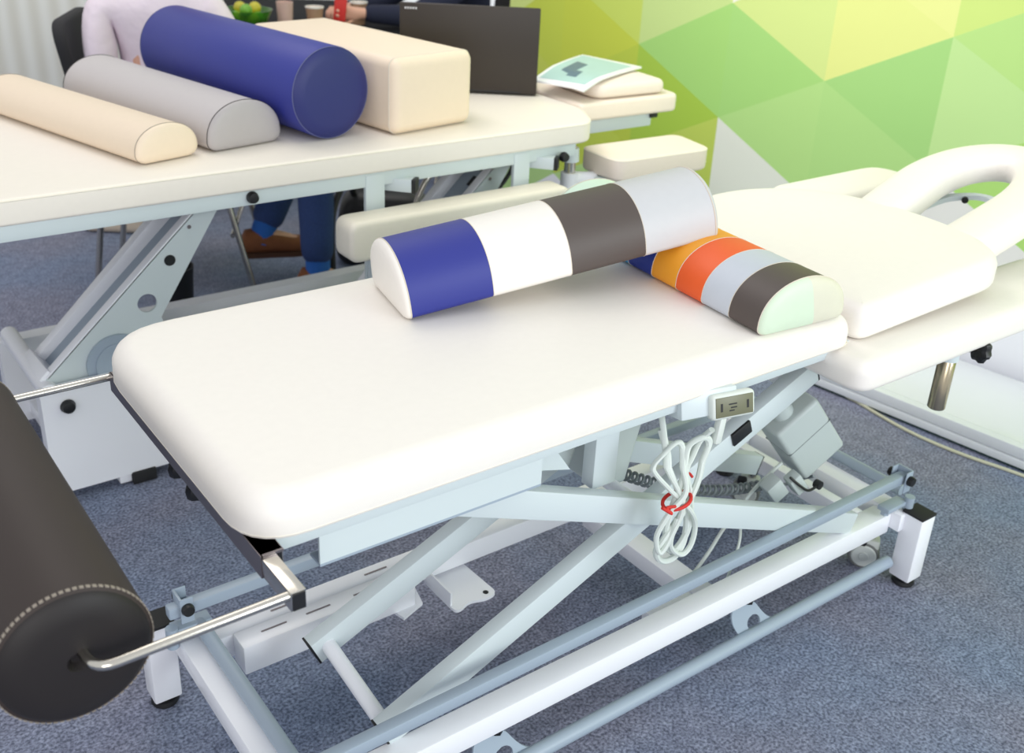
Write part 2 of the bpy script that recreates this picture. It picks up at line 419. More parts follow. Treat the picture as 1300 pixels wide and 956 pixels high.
# armrests with posts
def armrest(y0, y1, z0, z1, x0, x1, post_len, knob_dx, yp):
    a = pad('armrest_pad', [(x0, y0, .045), (x1, y0, .07), (x1, y1, .08), (x0, y1, .05)], z0, z1, 'white', A, top_r=.026, bot_r=.014, crown=.002)
    px = x0+knob_dx
    c = lathe('post_collar', [(.0, 0), (.021, 0), (.021, -.03), (.0, -.03)], (px, yp, z0), (0, 0, 1), 'steelw', A)
    lathe('armrest_post', [(0, 0), (.0165, 0), (.018, -.002), (.018, -post_len), (.016, -post_len-.002), (0, -post_len)], (px, yp, z0-.028), (0, 0, 1), 'brass', A)
    tube('knob_bolt', [(px+.015, yp-.012, z0-.012), (px+.058, yp-.028, z0-.012)], .004, 'chrome', c)
    kb = bmesh.new()
    n = 36; d = V((.9, -.35, 0)).normalized(); a1 = V((0, 0, 1)); a2 = d.cross(a1); rings = []
    for rr, h in [(0, 0), (.019, 0), (.026, .005), (.027, .014), (.022, .021), (0, .023)]:
        if rr == 0: rings.append([kb.verts.new(V((px+.052, yp-.026, z0-.012))+d*h)]); continue
        rings.append([kb.verts.new(V((px+.052, yp-.026, z0-.012))+d*h+(a1*math.cos(2*PI*k/n)+a2*math.sin(2*PI*k/n))*rr*(1+.09*math.cos(7*2*PI*k/n))) for k in range(n)])
    for P, Q in zip(rings, rings[1:]):
        for k in range(n):
            k2 = (k+1) % n
            if len(P) == 1: kb.faces.new((P[0], Q[k], Q[k2]))
            elif len(Q) == 1: kb.faces.new((P[k], P[k2], Q[0]))
            else: kb.faces.new((P[k], P[k2], Q[k2], Q[k]))
    obj('star_knob', kb, 'black', c)
armrest(.958, 1.15, .638, .698, 1.532, 2.42, .112, .355, 1.005)
armrest(1.51, 1.675, .70, .77, 2.06, 2.51, .11, .22, 1.60)
beam('armrest_bracket', (1.54, 1.07, .66), (1.62, 1.07, .66), .03, .02, 'steelw', A)
# frame under the pad
fb = bmesh.new(); beam('', (.44, 1.062, .688), (1.60, 1.062, .688), .03, .024, None, bev=.002, bm=fb)
obj('side_rail', fb, 'steelw', A)
prism('apron_plate', [(.505, .70), (.505, .632), (.875, .632), (.875, .70)], 1.048, 1.052, 'steelw', A)
prism('apron_lip', [(.505, .632), (.505, .628), (.875, .628), (.875, .632)], 1.048, 1.078, 'bluegrey', A)
beam('side_rail', (.44, 1.62, .688), (1.60, 1.62, .688), .03, .024, 'steelw', A)
for x in (.46, 1.0, 1.58): beam('frame_crossbar', (x, 1.07, .686), (x, 1.61, .686), .03, .022, 'steelw', A)
# end channel (steel C rail) with extension tube
eb = bmesh.new()
for (y0_, y1_) in ((1.018, 1.605),):
    beam('', (.427, y0_, .699), (.427, y1_, .699), .030, .003, None, bm=eb, bev=0)
    beam('', (.4125, y0_, .684), (.4125, y1_, .684), .003, .033, None, bm=eb, bev=0)
    beam('', (.427, y0_, .669), (.427, y1_, .669), .030, .003, None, bm=eb, bev=0)
obj('end_channel', eb, 'greyp', A)
box('end_channel_sleeve', (.427, 1.045, .684), (.031, .05, .033), 'chrome', A, bev=.0015)
box('sleeve_mouth_dark', (.427, 1.019, .684), (.025, .002, .027), 'black', A, bev=.0)  # black plate: the dark inside of the open sleeve put in as colour
t1 = beam('extension_tube', (.422, .937, .684), (.422, 1.07, .684), .020, .027, 'chrome', A, bev=.0015)
box('tube_end_cap', (.422, .936, .684), (.016, .003, .023), 'black', t1, bev=.0)
for yk in (1.28, 1.35):
    lathe('levelling_knob', [(0, 0), (.006, 0), (.006, -.010), (.012, -.012), (.014, -.018), (.012, -.030), (0, -.030)], (.425, yk, .667), (0, 0, 1), 'black', A, n=8)
# roller bolster on its rods
RX, RZ, RR = .180, .680, .086
tube('roller_rod', bend_path((.412, .944, .690), (.190, .942, .690), (.184, .995, .690), .022), .0062, 'chrome', A, n=14)
tube('roller_rod', bend_path((.42, 1.608, .690), (.14, 1.608, .690), (.14, 1.58, .690), .006), .0062, 'chrome', A, n=14)
bm = bmesh.new(); n = 56; L0, L1 = .985, 1.595
lathe('', [(RR-.006, 0), (RR, .004), (RR, L1-L0-.004), (RR-.006, L1-L0)], (RX, L0, RZ), (0, 1, 0), None, n=n, bm=bm)
rb = obj('roller_bolster', bm, 'darkbrown', A)
for yy, sg in ((L0, -1), (L1, 1)):
    lathe('end_cap', [(RR-.004, 0), (RR-.010, .006), (RR*.6, .010), (.012, .011), (.006, .002), (0, .002)], (RX, yy-sg*.001, RZ), (0, sg, 0), 'darkcap', rb, n=48)
    st = bmesh.new()
    for k in range(78):
        a = 2*PI*k/78; c_ = V((RX+math.cos(a)*(RR+.0002), yy-sg*.005, RZ+math.sin(a)*(RR+.0002)))
        bm_box(st, c_, (.0012, .004, .0045), Matrix.Rotation(-a, 3, 'Y'), 0)
    obj('stitching', st, 'thread_dark', rb)
# base: rails, cross beams, posts
def rail(y):
    return beam('base_rail', (.50, y, .155), (1.93, y, .155), .046, .05, 'steelw2', A, bev=.005)
rail(1.092); rail(1.515)
for x in (.475, 1.955):
    beam('end_crossbeam', (x, 1.045, .165), (x, 1.575, .165), .05, .045, 'steelw2', A, bev=.006)
beam('centre_crossbeam', (1.42, 1.10, .11), (1.42, 1.51, .11), .055, .04, 'steelw2', A)
box('crossbeam_end_cap', (1.49, 1.13, .11), (.04, .03, .03), 'black', A)
beam('inner_crossbeam', (1.87, 1.115, .16), (1.87, 1.50, .16), .03, .04, 'steelw2', A)
box('rail_saddle', (1.31, 1.135, .135), (.12, .05, .03), 'steelw2', A, bev=.004)
# far rail lower box with slots
sb = box('slotted_cover', (.72, 1.468, .152), (.36, .05, .062), 'steelw2', A, bev=.003)
for x in (.61, .70, .80): box('slot', (x, 1.468, .1835), (.05, .003, .0015), 'greyp', sb, bev=0)
for x in (.65, .85): box('slot', (x, 1.515, .181), (.05, .003, .0015), 'greyp', sb, bev=0)
# hook plates under far rail
def hook(x):
    hp = round_poly([(x, 1.375, .025), (x+.04, 1.392, .012), (x+.075, 1.380, .012), (x+.105, 1.385, .02), (x+.10, 1.50, .002), (x, 1.50, .002)], 5)
    prism('hook_plate', [(p.x, p.y) for p in hp], .118, .124, 'steelw2', A, axis='z')
    prism('hook_web', [(x, .124), (x, .155), (x+.004, .155), (x+.004, .124)], 1.40, 1.50, 'steelw2', A)
    lathe('hook_hole', [(0, 0), (.006, 0), (.006, .0065), (0, .0065)], (x+.085, 1.398, .118), (0, 0, 1), 'blackm', A, n=14)
hook(.955)
prism('hook_plate', [(.86, 1.42), (.915, 1.44), (.93, 1.50), (.84, 1.50)], .118, .124, 'steelw2', A, axis='z')
for x, y in ((1.972, 1.028), (1.972, 1.592), (.435, 1.028), (.435, 1.592)):
    pst = box('foot_post', (x, y, .105), (.052, .052, .17), 'steelw2', A, bev=.004)
    box('post_cap', (x, y, .192), (.053, .053, .006), 'blackm', pst, bev=.001)
    lathe('levelling_foot', [(0, 0), (.024, 0), (.026, .004), (.024, .012), (.014, .016), (.014, .022), (0, .022)], (x, y, 0), (0, 0, 1), 'black', pst, n=24)
# casters
def caster(x, y, ang=0):
    e = bpy.data.objects.new('caster', None); C.objects.link(e); e.location = (x, y, 0); e.rotation_euler = (0, 0, ang); e.parent = A; e.matrix_parent_inverse = world(A).inverted()
    ex = world(e)
    a = ex.to_3x3() @ V((0, -1, 0)); c = ex @ V((0, 0, .036))
    for s in (-1, 1):
        lathe('tyre', [(.022, .004), (.034, .004), (.036, .007), (.036, .015), (.033, .019), (.022, .019)], c, a*s, 'tyre', e, n=32)
        lathe('hub', [(0, .003), (.029, .003), (.029, .0195), (.026, .022), (.012, .0215), (.010, .024), (0, .024)], c, a*s, 'wheel', e, n=32)
    box('fork', ex @ V((.006, 0, .066)), (.05, .034, .028), 'wheel', e, Matrix.Rotation(ang, 3, 'Z'), bev=.006)
    lathe('stem', [(0, .07), (.01, .07), (.01, .145), (0, .145)], ex @ V((.01, 0, 0)), (0, 0, 1), 'chrome', e, n=12)
    box('brake_pedal', ex @ V((-.012, -.03, .082)), (.024, .018, .018), 'black', e, Matrix.Rotation(ang, 3, 'Z') @ Matrix.Rotation(.4, 3, 'X'), bev=.005)
caster(1.945, 1.125, -.95); caster(1.905, 1.46, -.95)
# scissor arms
def arm(p0, p1, cap0=True, cap1=True):
    a = beam('scissor_arm', p0, p1, .03, .05, 'steelw', A, bev=.004)
    d = (V(p1)-V(p0)).normalized(); fm = frame(d)
    for p, on in ((V(p0)-d*.001, cap0), (V(p1)+d*.001, cap1)):
        if on: box('arm_end_cap', p, (.004, .03, .05), 'black', a, fm, bev=.001)
    return a
Ar = {}
arm((.64, 1.125, .194), (1.61, 1.125, .606))
arm((.745, 1.092, .629), (1.80, 1.092, .196), cap0=False, cap1=False)
arm((.625, 1.34, .215), (1.575, 1.34, .633))
arm((.655, 1.38, .663), (1.82, 1.38, .187), cap0=False)
tube('torsion_tube', [(.650, 1.14, .200), (.650, 1.33, .224)], .0135, 'steelw2', A)
tube('pivot_tube', [(1.158, 1.125, .458), (1.158, 1.38, .456)], .012, 'steelw2', A)
tube('top_pivot_tube', [(1.545, 1.13, .585), (1.545, 1.36, .618)], .012, 'steelw2', A)
box('black_plug', (1.405, 1.108, .530), (.050, .006, .030), 'black', A, Matrix.Rotation(-math.atan2(.404, .95), 3, 'Y'), bev=.002)
# vertical post, gusset
beam('frame_upright', (1.075, 1.135, .52), (1.075, 1.135, .68), .03, .052, 'steelw', A)
prism('gusset_plate', [(.915, .675), (.915, .60), (1.0, .575), (.94, .66)], 1.125, 1.129, 'steelw', A)
# push bars around the base and their brackets
def hexbar(p0, p1): return beam('push_bar', p0, p1, .022, .024, 'bluegrey', A, bev=.006)
hexbar((.44, 1.054, .273), (1.945, 1.070, .275)); hexbar((.44, 1.535, .245), (1.965, 1.53, .252))
for x, y, s in ((1.935, 1.070, 1), (.47, 1.535, -1)):
    dz = .022 if s > 0 else 0
    bk = box('pivot_bracket', (x+.010*s, y, .266+dz), (.005, .036, .020), 'bluegrey', A, bev=.001)
    for yy, ss in ((y-.018, -1), (y+.018, 1)):
        box('bracket_cheek', (x, yy, .250+dz), (.024, .003, .052), 'bluegrey', bk, bev=.001)
        lathe('bracket_knob', [(0, 0), (.011, 0), (.012, .004), (.010, .011), (0, .012)], (x, yy+ss*.002, .255+dz), (0, ss, 0), 'black', bk, n=16)
    tube('bracket_stem', [(x+.03*s, y-.015, .18), (x+.03*s, y-.015, .222)], .011, 'bluegrey', bk)
    box('bracket_foot', (x-.01*s, y, .205), (.07, .03, .012), 'bluegrey', bk, bev=.002)
    lathe('bolt_head', [(0, 0), (.010, 0), (.010, .010), (0, .011)], (x-.035*s, y-.0, .19), (0, 0, 1), 'bluegrey', bk, n=6)
tube('end_push_tube', [(2.005, 1.10, .20), (2.005, 1.53, .20)], .013, 'bluegrey', A)
tube('end_push_tube', [(.495, 1.06, .20), (.495, 1.53, .20)], .013, 'bluegrey', A)
tube('foot_bar', [(.55, 1.055, .055), (1.935, 1.055, .055)], .0145, 'bluegrey', A, n=20)
# foot bar hanger plate with round cut-out
ol = [(0, .065), (.06, .06), (.075, .035), (.095, .012), (.125, 0), (.09, -.012), (.02, -.012), (.0, .01), (-.012, .04)]
for x in (1.44, .80):
    hb = bmesh.new(); n = 24
    outer = round_poly([(a, b, .015) for a, b in ol], 4)
    hp = [V((x+p.x, 0, .055+p.y)) for p in outer]
    c = V((x+.05, 0, .055+.018)); K = len(hp)
    inner = []
    for p in hp:
        d = (p-c); inner.append(c+V((d.normalized().x*.019, 0, d.normalized().z*.015)))
    for yy in (1.070, 1.066):
        pass
    F = [[hb.verts.new((p.x, yy+.42*(p.z-.055), p.z)) for p in ring] for yy in (1.060, 1.064) for ring in (hp, inner)]
    for k in range(K):
        k2 = (k+1) % K
        hb.faces.new((F[0][k], F[0][k2], F[1][k2], F[1][k])); hb.faces.new((F[2][k], F[2][k2], F[3][k2], F[3][k]))
        hb.faces.new((F[0][k], F[0][k2], F[2][k2], F[2][k])); hb.faces.new((F[1][k], F[1][k2], F[3][k2], F[3][k]))
    obj('bar_hanger', hb, 'bluegrey', A)
    lathe('hanger_bolt', [(0, 0), (.010, 0), (.010, .014), (0, .014)], (x+.045, 1.085, .115), (0, 0, 1), 'black', A, n=6)
# actuators
def actuator(c, s, rot, nm, nose):
    e = box(nm, c, s, 'casing', A, rot, bev=.010, seg=3)
    box('case_seam', V(c)+rot @ V((-.012, 0, 0)), (.0015, s[1]+.001, s[2]+.001), 'coil', e, rot, bev=.0)
    lathe('motor_nose', [(0, 0), (.026, 0), (.022, .05), (.012, .055), (0, .055)], V(c)+rot @ V((-s[0]/2, 0, -.01)), rot @ V((-1, 0, 0)), 'casing', e, n=24)
    return e
ra = Matrix.Rotation(.62, 3, 'Y')
rA = Matrix.Rotation(math.radians(-12), 3, 'Z') @ Matrix.Rotation(math.radians(52), 3, 'Y')
a1 = actuator((1.745, 1.22, .375), (.17, .085, .12), rA, 'lift_motor', 1)
box('plug_block', (1.64, 1.185, .285), (.05, .035, .04), 'casing', a1, rA, bev=.004)
box('plug_block', (1.685, 1.165, .295), (.05, .03, .03), 'casing', a1, rA, bev=.004)
lathe('lock_knob', [(0, 0), (.010, 0), (.010, .014), (0, .015)], (1.735, 1.15, .285), (0, -1, 0), 'black', a1, n=16)
tube('motor_lead', [(1.655, 1.16, .32), (1.675, 1.145, .30), (1.70, 1.14, .283), (1.73, 1.14, .285)], .003, 'black', a1, sm=6)
a2 = box('control_box', (1.17, 1.235, .53), (.085, .10, .15), 'casing', A, Matrix.Rotation(math.radians(14), 3, 'Y'), bev=.012, seg=3)
a3 = box('control_box', (.99, 1.22, .60), (.15, .09, .10), 'casing', A, Matrix.Rotation(math.radians(20), 3, 'Y'), bev=.012, seg=3)
# remote holder, hand control
rt = Matrix.Rotation(math.radians(-12), 3, 'Z') @ Matrix.Rotation(math.radians(-14), 3, 'X')
hold = box('hand_control_holder', (1.21, 1.052, .682), (.11, .06, .045), 'steelw', A, rt, bev=.003)
rc = V((1.243, 1.012, .682))
hc = box('hand_control', rc, (.086, .022, .044), 'remote', A, rt, bev=.007, seg=3)
box('button_panel', rc+rt @ V((0, -.0112, 0)), (.074, .002, .034), 'remoteface', hc, rt, bev=.0008)
mk = bmesh.new()
for dx, dz, sx, sz in ((-.026, 0, .004, .014), (.026, 0, .004, .014), (-.004, .004, .016, .0022), (-.002, -.002, .012, .0022), (-.006, -.007, .010, .002)):
    bm_box(mk, rc+rt @ V((dx, -.0124, dz)), (sx, .0006, sz), rt, 0)
obj('button_marks', mk, 'black', hc)
box('cable_relief', rc+V((-.018, .002, -.045)), (.016, .014, .05), 'remote', hc, Matrix.Rotation(.12, 3, 'Y'), bev=.004)
# looped cable bundle
cb = bmesh.new()
def loop(pts, r=.0062): tube('', pts, r, None, bm=cb, n=8, sm=8)
Y0 = 1.035
loop([(1.225, 1.014, .635), (1.228, Y0-.01, .60), (1.215, Y0-.02, .56), (1.185, Y0-.028, .50), (1.165, Y0-.03, .44), (1.175, Y0-.03, .385), (1.20, Y0-.03, .37), (1.225, Y0-.032, .41), (1.225, Y0-.03, .48), (1.205, Y0-.02, .56), (1.20, Y0-.01, .60), (1.225, Y0-.015, .615), (1.25, Y0-.02, .59), (1.24, Y0-.03, .53), (1.205, Y0-.035, .47), (1.16, Y0-.035, .42), (1.145, Y0-.03, .385), (1.165, Y0-.03, .355), (1.20, Y0-.03, .352), (1.222, Y0-.03, .39), (1.215, Y0-.03, .46), (1.19, Y0-.02, .52), (1.17, Y0, .58), (1.15, Y0+.03, .63)])
loop([(1.14, Y0+.04, .66), (1.16, Y0+.01, .60), (1.175, Y0-.012, .55), (1.19, Y0-.04, .49), (1.17, Y0-.042, .43), (1.145, Y0-.04, .39), (1.135, Y0-.035, .43), (1.16, Y0-.038, .48), (1.195, Y0-.04, .52), (1.195, Y0-.01, .585), (1.175, Y0, .61), (1.15, Y0, .59), (1.145, Y0, .56), (1.17, Y0-.02, .52), (1.205, Y0-.045, .475), (1.235, Y0-.04, .42), (1.23, Y0-.04, .375), (1.205, Y0-.04, .362), (1.17, Y0-.04, .40), (1.18, Y0-.04, .46)], .0052)
for v in cb.verts:
    c = v.co; k = min(1, max(0, (.66-c.z)/.1)); v.co = V((1.197+(c.x-1.197)*.86-.052*k, c.y, min(.672, .66+(c.z-.66)*.84+.014*k)))
obj('cable_bundle', cb, 'cable', A)
tie = bmesh.new()
cx0 = V((1.137, Y0-.028, .532))
tube('', [cx0+V((.026*math.cos(a), .020*math.sin(a), .006*math.cos(a))) for a in [2*PI*k/24 for k in range(24)]], .0032, None, bm=tie, n=8, closed=True)
tube('', [cx0+V((-.02, -.016, .004)), cx0+V((-.045, -.02, .012)), cx0+V((-.035, -.024, .0)), cx0+V((-.055, -.02, .016))], .0028, None, bm=tie, n=8, sm=6)
tube('', [cx0+V((.024, .01, -.004)), cx0+V((.06, .05, -.02)), cx0+V((.12, .09, -.035)), cx0+V((.135, .09, -.048))], .0026, None, bm=tie, n=8, sm=6)
obj('red_tie', tie, 'red', A)
# coiled lead
def coil(p0, p1, turns, r, sag, name, rr=.0034):
    p0, p1 = V(p0), V(p1); pts = []; N = turns*12
    d = (p1-p0); u = d.normalized(); s = u.cross(V((0, 0, 1))).normalized(); w = s.cross(u)
    for k in range(N+1):
        t = k/N; a = 2*PI*turns*t
        pts.append(p0+d*t+V((0, 0, -sag*4*t*(1-t)))+s*math.cos(a)*r+w*math.sin(a)*r)
    tube(name, pts, rr, 'coil', A, n=8)
coil((1.22, 1.25, .435), (1.70, 1.25, .24), 26, .010, .03, 'coiled_lead')
tube('motor_cable', [(1.70, 1.25, .24), (1.745, 1.23, .235), (1.765, 1.2, .26), (1.755, 1.17, .285)], .0034, 'coil', A, sm=8)
tube('spare_lead', [(1.70, 1.22, .31), (1.62, 1.22, .27), (1.54, 1.22, .20), (1.50, 1.22, .15), (1.46, 1.22, .11)], .004, 'cable', A, sm=8)
tube('spare_lead', [(1.55, 1.2, .26), (1.56, 1.19, .18), (1.50, 1.16, .12), (1.46, 1.14, .09)], .0032, 'cable', A, sm=8)

# ------------------------------------------------------------------ half-round bolsters
def dprofile(w, h, n=30, rb=.018):
    """half-round section: flat below, domed above, rounded lower corners"""
    pts = []
    for k in range(n+1):
        a = PI*k/n
        x = w/2*math.cos(a); z = rb*.75+(h-rb*.75)*math.sin(a)**.86
        pts.append((x, z))
    # lower corners
    low = []
    for k in range(1, 6):
        a = PI/2*k/5; low.append((-w/2+rb*(1-math.cos(a)), rb*.75*(1-math.sin(a))))
    high = [(-x, z) for x, z in reversed(low)]
    return pts+low+[(0, 0)]+high[1:]
def half_roll(name, label, origin, X, Yv, Zv, length, w, h, bands, caps, thread='thread', capsplit=None, rb=.018):
    """X axis = length, Y width, Z up; origin = middle of near end base"""
    T = thing(name, label, 'bolster', origin); O = V(origin)
    pf = dprofile(w, h, rb=rb); K = len(pf); c = V((0, h*.45))
    def P(t, s, pt):
        q = c+(V(pt)-c)*s; return O+X*t+Yv*q.x+Zv*(q.y if s == 1 else q.y)
    t0 = 0
    for (ln, mt, lb) in bands:
        b2 = bmesh.new(); steps = [t0, t0+ln*.5, t0+ln]
        rings = [[b2.verts.new(P(t, 1, p)) for p in pf] for t in steps]
        for A_, B_ in zip(rings, rings[1:]):
            for k in range(K): b2.faces.new((A_[k], A_[(k+1) % K], B_[(k+1) % K], B_[k]))
        o = obj('cover_band' if len(bands) > 1 else 'cover', b2, mt, T)
        if lb: lab(o, lb)
        if t0 > 0:
            s2 = bmesh.new(); tube('', [O+X*t0+Yv*(p[0]*1.002)+Zv*(p[1]*1.002) for p in pf], .0007, None, bm=s2, n=5, closed=True)
            obj('seam', s2, thread, T)
        t0 += ln
    for tt, sg, mt in ((0, -1, caps[0]), (length, 1, caps[1])):
        b2 = bmesh.new(); prof = [(0, 1), (.004, .985), (.008, .93), (.011, .8), (.013, .5), (.0135, .02)]
        rings = [[b2.verts.new(P(tt+sg*d, s, p)) for p in pf] for d, s in prof]
        for A_, B_ in zip(rings, rings[1:]):
            for k in range(K): b2.faces.new((A_[k], A_[(k+1) % K], B_[(k+1) % K], B_[k]))
        b2.faces.new(rings[-1])
        if capsplit and sg == -1:
            pn = (Yv-Zv*.25).normalized(); pc = O-Yv*.022
            bmesh.ops.bisect_plane(b2, geom=b2.verts[:]+b2.edges[:]+b2.faces[:], plane_co=pc, plane_no=pn)
            for f in b2.faces:
                if (f.calc_center_median()-pc).dot(pn) < 0: f.material_index = 1
            o = obj('end_panel', b2, [mt, capsplit], T)
        else: o = obj('end_panel', b2, mt, T)
        s2 = bmesh.new(); tube('', [O+X*(tt-sg*.001)+Yv*(p[0]*1.003)+Zv*(p[1]*1.003) for p in pf], .0011, None, bm=s2, n=6, closed=True)
        obj('piping', s2, thread, T)
    return T
def vec_frame(X):
    X = V(X).normalized(); Yv = V((0, 0, 1)).cross(X).normalized(); return X, Yv, X.cross(Yv)
# striped bolster resting on the couch
X, Yv, Zv = vec_frame((.085, 1, 0))
# near end at y=1.05, the width axis points to -X when length axis is +Y
half_roll('half_round_bolster', 'half-round bolster with orange, amber, blue, grey and brown stripes lying flat on the front couch', (1.447, 1.052, .763), X, Yv, Zv, .642, .205, .092,
          [(.075, 'brown', 'brown stripe'), (.073, 'lgrey', 'pale grey stripe'), (.073, 'orange', 'orange stripe'), (.073, 'amber', 'amber stripe'), (.073, 'royal', 'royal blue stripe'), (.06, 'cyan', 'cyan stripe'), (.215, 'mint', 'pale mint section')], ('mintcap', 'mint'), capsplit='beigecap')
X, Yv, Zv = vec_frame((.605, -.12, .082))
w1 = .19
o0 = V((.866, 1.409, .764))+Yv*(w1/2)
half_roll('half_round_bolster', 'half-round bolster with blue, white, brown and grey bands leaning across the striped one', o0, X, Yv, Zv, .62, w1, .115,
          [(.155, 'blue', 'blue band'), (.155, 'white', 'white band'), (.155, 'brown', 'dark brown band'), (.155, 'grey', 'silver grey band')], ('white', 'grey'))

# ------------------------------------------------------------------ rear couch (B)
B = thing('treatment_couch', 'cream treatment couch in the background carrying a row of large bolsters and a laptop', 'treatment couch', (1.0, 2.66, 0))
BY0, BY1 = 2.285, 3.12
zb2, zt2 = .742, .80
outB = [(-.9, BY0, .05), (1.99, BY0, .03), (2.03, BY0+.03, .03), (2.105, BY0+.17, .05), (2.105, BY1, .08), (-.9, BY1, .08)]
pad('main_pad', outB, zb2, zt2, 'cream2', B, top_r=.008, bot_r=.008, crown=.001)
seam('piping', round_poly(outB), zt2-.004, 'taupe', B, r=.0022, out=-.001)
beam('side_rail', (-.85, 2.315, .7225), (1.965, 2.315, .7225), .03, .037, 'steelw', B)
beam('side_rail', (-.85, 3.0, .7225), (1.965, 3.0, .7225), .03, .037, 'steelw', B)
for x in (-.3, .55, 1.97): beam('frame_crossbar', (x, 2.33, .7225), (x, 2.985, .7225), .04, .034, 'steelw', B)
lathe('rail_knob', [(0, 0), (.014, 0), (.015, .005), (.012, .016), (0, .018)], (.965, 2.30, .724), (0, -1, 0), 'black', B, n=20)
lathe('rail_knob', [(0, 0), (.014, 0), (.015, .005), (.012, .016), (0, .018)], (1.905, 2.285, .712), (0, -1, 0), 'black', B, n=20)
for x in (1.300, 1.770):
    beam('upright', (x, 2.305, .45), (x, 2.305, .735), .014, .055, 'steelw', B)
    st = beam('accessory_tube', (x+.02, 2.36, .700), (x+.10, 2.275, .700), .034, .034, 'steelw', B)
    d = V((.080, -.085, 0)).normalized(); box('tube_cap', V((x+.10, 2.275, .70))+d*.004, (.012, .036, .036), 'black', st, frame(d), bev=.002)
# padded side board
bd = bmesh.new(); rings_out = round_poly([(1.172, .545, .03), (1.872, .545, .03), (1.872, .652, .03), (1.172, .652, .03)], 6)
pad_bm(bd, rings_out, 0, .09, top_r=.014, bot_r=.014, crown=.001)
for v in bd.verts: v.co = V((v.co.x, 2.285-v.co.z, v.co.y))
obj('side_board', bd, 'taupe', B)
box('side_board_arm', (1.30, 2.29, .50), (.05, .02, .12), 'steelw', B)
# base housings
for y, zt_ in ((2.365, .30), (2.78, .27)):
    hb = bmesh.new()
    for c_, s_ in (((1.08, y, zt_/2+.012), (1.27, .006, zt_-.036)), ((1.08, y+.02, zt_-.003), (1.272, .048, .006)), ((.448, y+.02, zt_/2+.012), (.006, .034, zt_-.036)), ((1.712, y+.02, zt_/2+.012), (.006, .034, zt_-.036)), ((1.08, y+.04, zt_/2+.012), (1.27, .006, zt_-.036))):
        bm_box(hb, c_, s_, None, 0)
    o = obj('base_housing', hb, 'steelw2', B)
    for x in (.66, 1.6):
        box('foot_block', (x, y+.02, .017), (.06, .06, .034), 'blackm', o, bev=.003)
        box('foot_bracket', (x-.045, y+.02, .02), (.03, .04, .025), 'steelw2', o, bev=.003)
    if y < 2.5: lathe('housing_knob', [(0, 0), (.016, 0), (.018, .004), (.014, .016), (0, .020)], (.502, y-.003, .262), (0, -1, 0), 'black', o, n=20)
beam('base_crossbar', (.52, 2.40, .07), (.52, 2.78, .07), .05, .04, 'steelw2', B)
beam('base_crossbar', (1.6, 2.40, .07), (1.6, 2.78, .07), .05, .04, 'steelw2', B)
tube('pivot_axle', [(.475, 2.40, .285), (.475, 2.79, .285)], .022, 'steelw2', B)
# lifting arms: a cheek plate with round holes, and a channel behind
def cheek(dx, plug='black'):
    poly = [(.477, .308), (.905, .700), (.95, .700), (.763, .410), (.80, .27), (.60, .21)]
    b2 = bmesh.new(); yA, yB = 2.425, 2.431; es = []
    loops = [poly, [(.732+.024*math.cos(2*PI*k/28), .453+.024*math.sin(2*PI*k/28)) for k in range(28)]]
    for lp in loops:
        vs_ = [b2.verts.new((x+dx, yA, z)) for x, z in lp]
        es += [b2.edges.new((vs_[k], vs_[(k+1) % len(vs_)])) for k in range(len(vs_))]
    bmesh.ops.triangle_fill(b2, edges=es, use_beauty=True)
    for f in list(b2.faces):
        c = f.calc_center_median()
        if (c.x-dx-.732)**2+(c.z-.453)**2 < .012**2: b2.faces.remove(f)
    r = bmesh.ops.extrude_face_region(b2, geom=b2.faces[:])
    for v in [g for g in r['geom'] if isinstance(g, bmesh.types.BMVert)]: v.co.y = yB
    o = obj('lift_arm', b2, 'steelw', B)
    for (hx, hz, hr, mt) in ((.797, .553, .014, plug), (.852, .630, .005, 'greyp')):
        lathe('arm_plug', [(0, 0), (hr, 0), (hr, .0085), (0, .0085)], (hx+dx, yB+.001, hz), (0, -1, 0), mt, o, n=28)
    lathe('pivot_disc', [(0, 0), (.075, 0), (.075, .008), (.055, .009), (.055, .014), (0, .014)], (.645+dx, 2.424, .315), (0, -1, 0), 'bluegrey', o, n=40)
    up = V((-.68, 0, .74))
    beam('arm_flange', (.480+dx, 2.440, .311), (.905+dx, 2.440, .700), .030, .006, 'steelw2', o, bev=.001, up=up)
    beam('arm_channel', (.505+dx, 2.51, .285), (.93+dx, 2.51, .675), .13, .006, 'bluegrey', o, bev=.001, up=up)
    beam('arm_far_flange', (.505+dx, 2.585, .280), (.93+dx, 2.585, .690), .035, .055, 'steelw2', o, bev=.002, up=up)
    beam('arm_foot', (.490+dx, 2.43, .300), (.490+dx, 2.60, .290), .03, .05, 'steelw2', o, bev=.002, up=up)
    for t in (.32, .62): box('arm_latch', (.480+dx+.425*t+.006, 2.452, .311+.389*t-.004), (.03, .016, .014), 'steelw2', o, Matrix.Rotation(-.742, 3, 'Y'), bev=.003)
    return o
cheek(0); a2_ = cheek(.90)
for t in (.80, .90): box('arm_slot', (.505+.90+.425*t, 2.50, .285+.39*t+.006), (.035, .03, .004), 'black', a2_, Matrix.Rotation(-.742, 3, 'Y'), bev=0)
tube('chrome_hoop', [(1.58, 2.62, .42), (1.63, 2.62, .54), (1.67, 2.62, .60), (1.74, 2.62, .625)], .009, 'chrome', B, sm=6)
tube('chrome_hoop', [(1.90, 2.62, .50), (1.97, 2.62, .57), (2.0, 2.62, .66)], .007, 'black', B, sm=6)
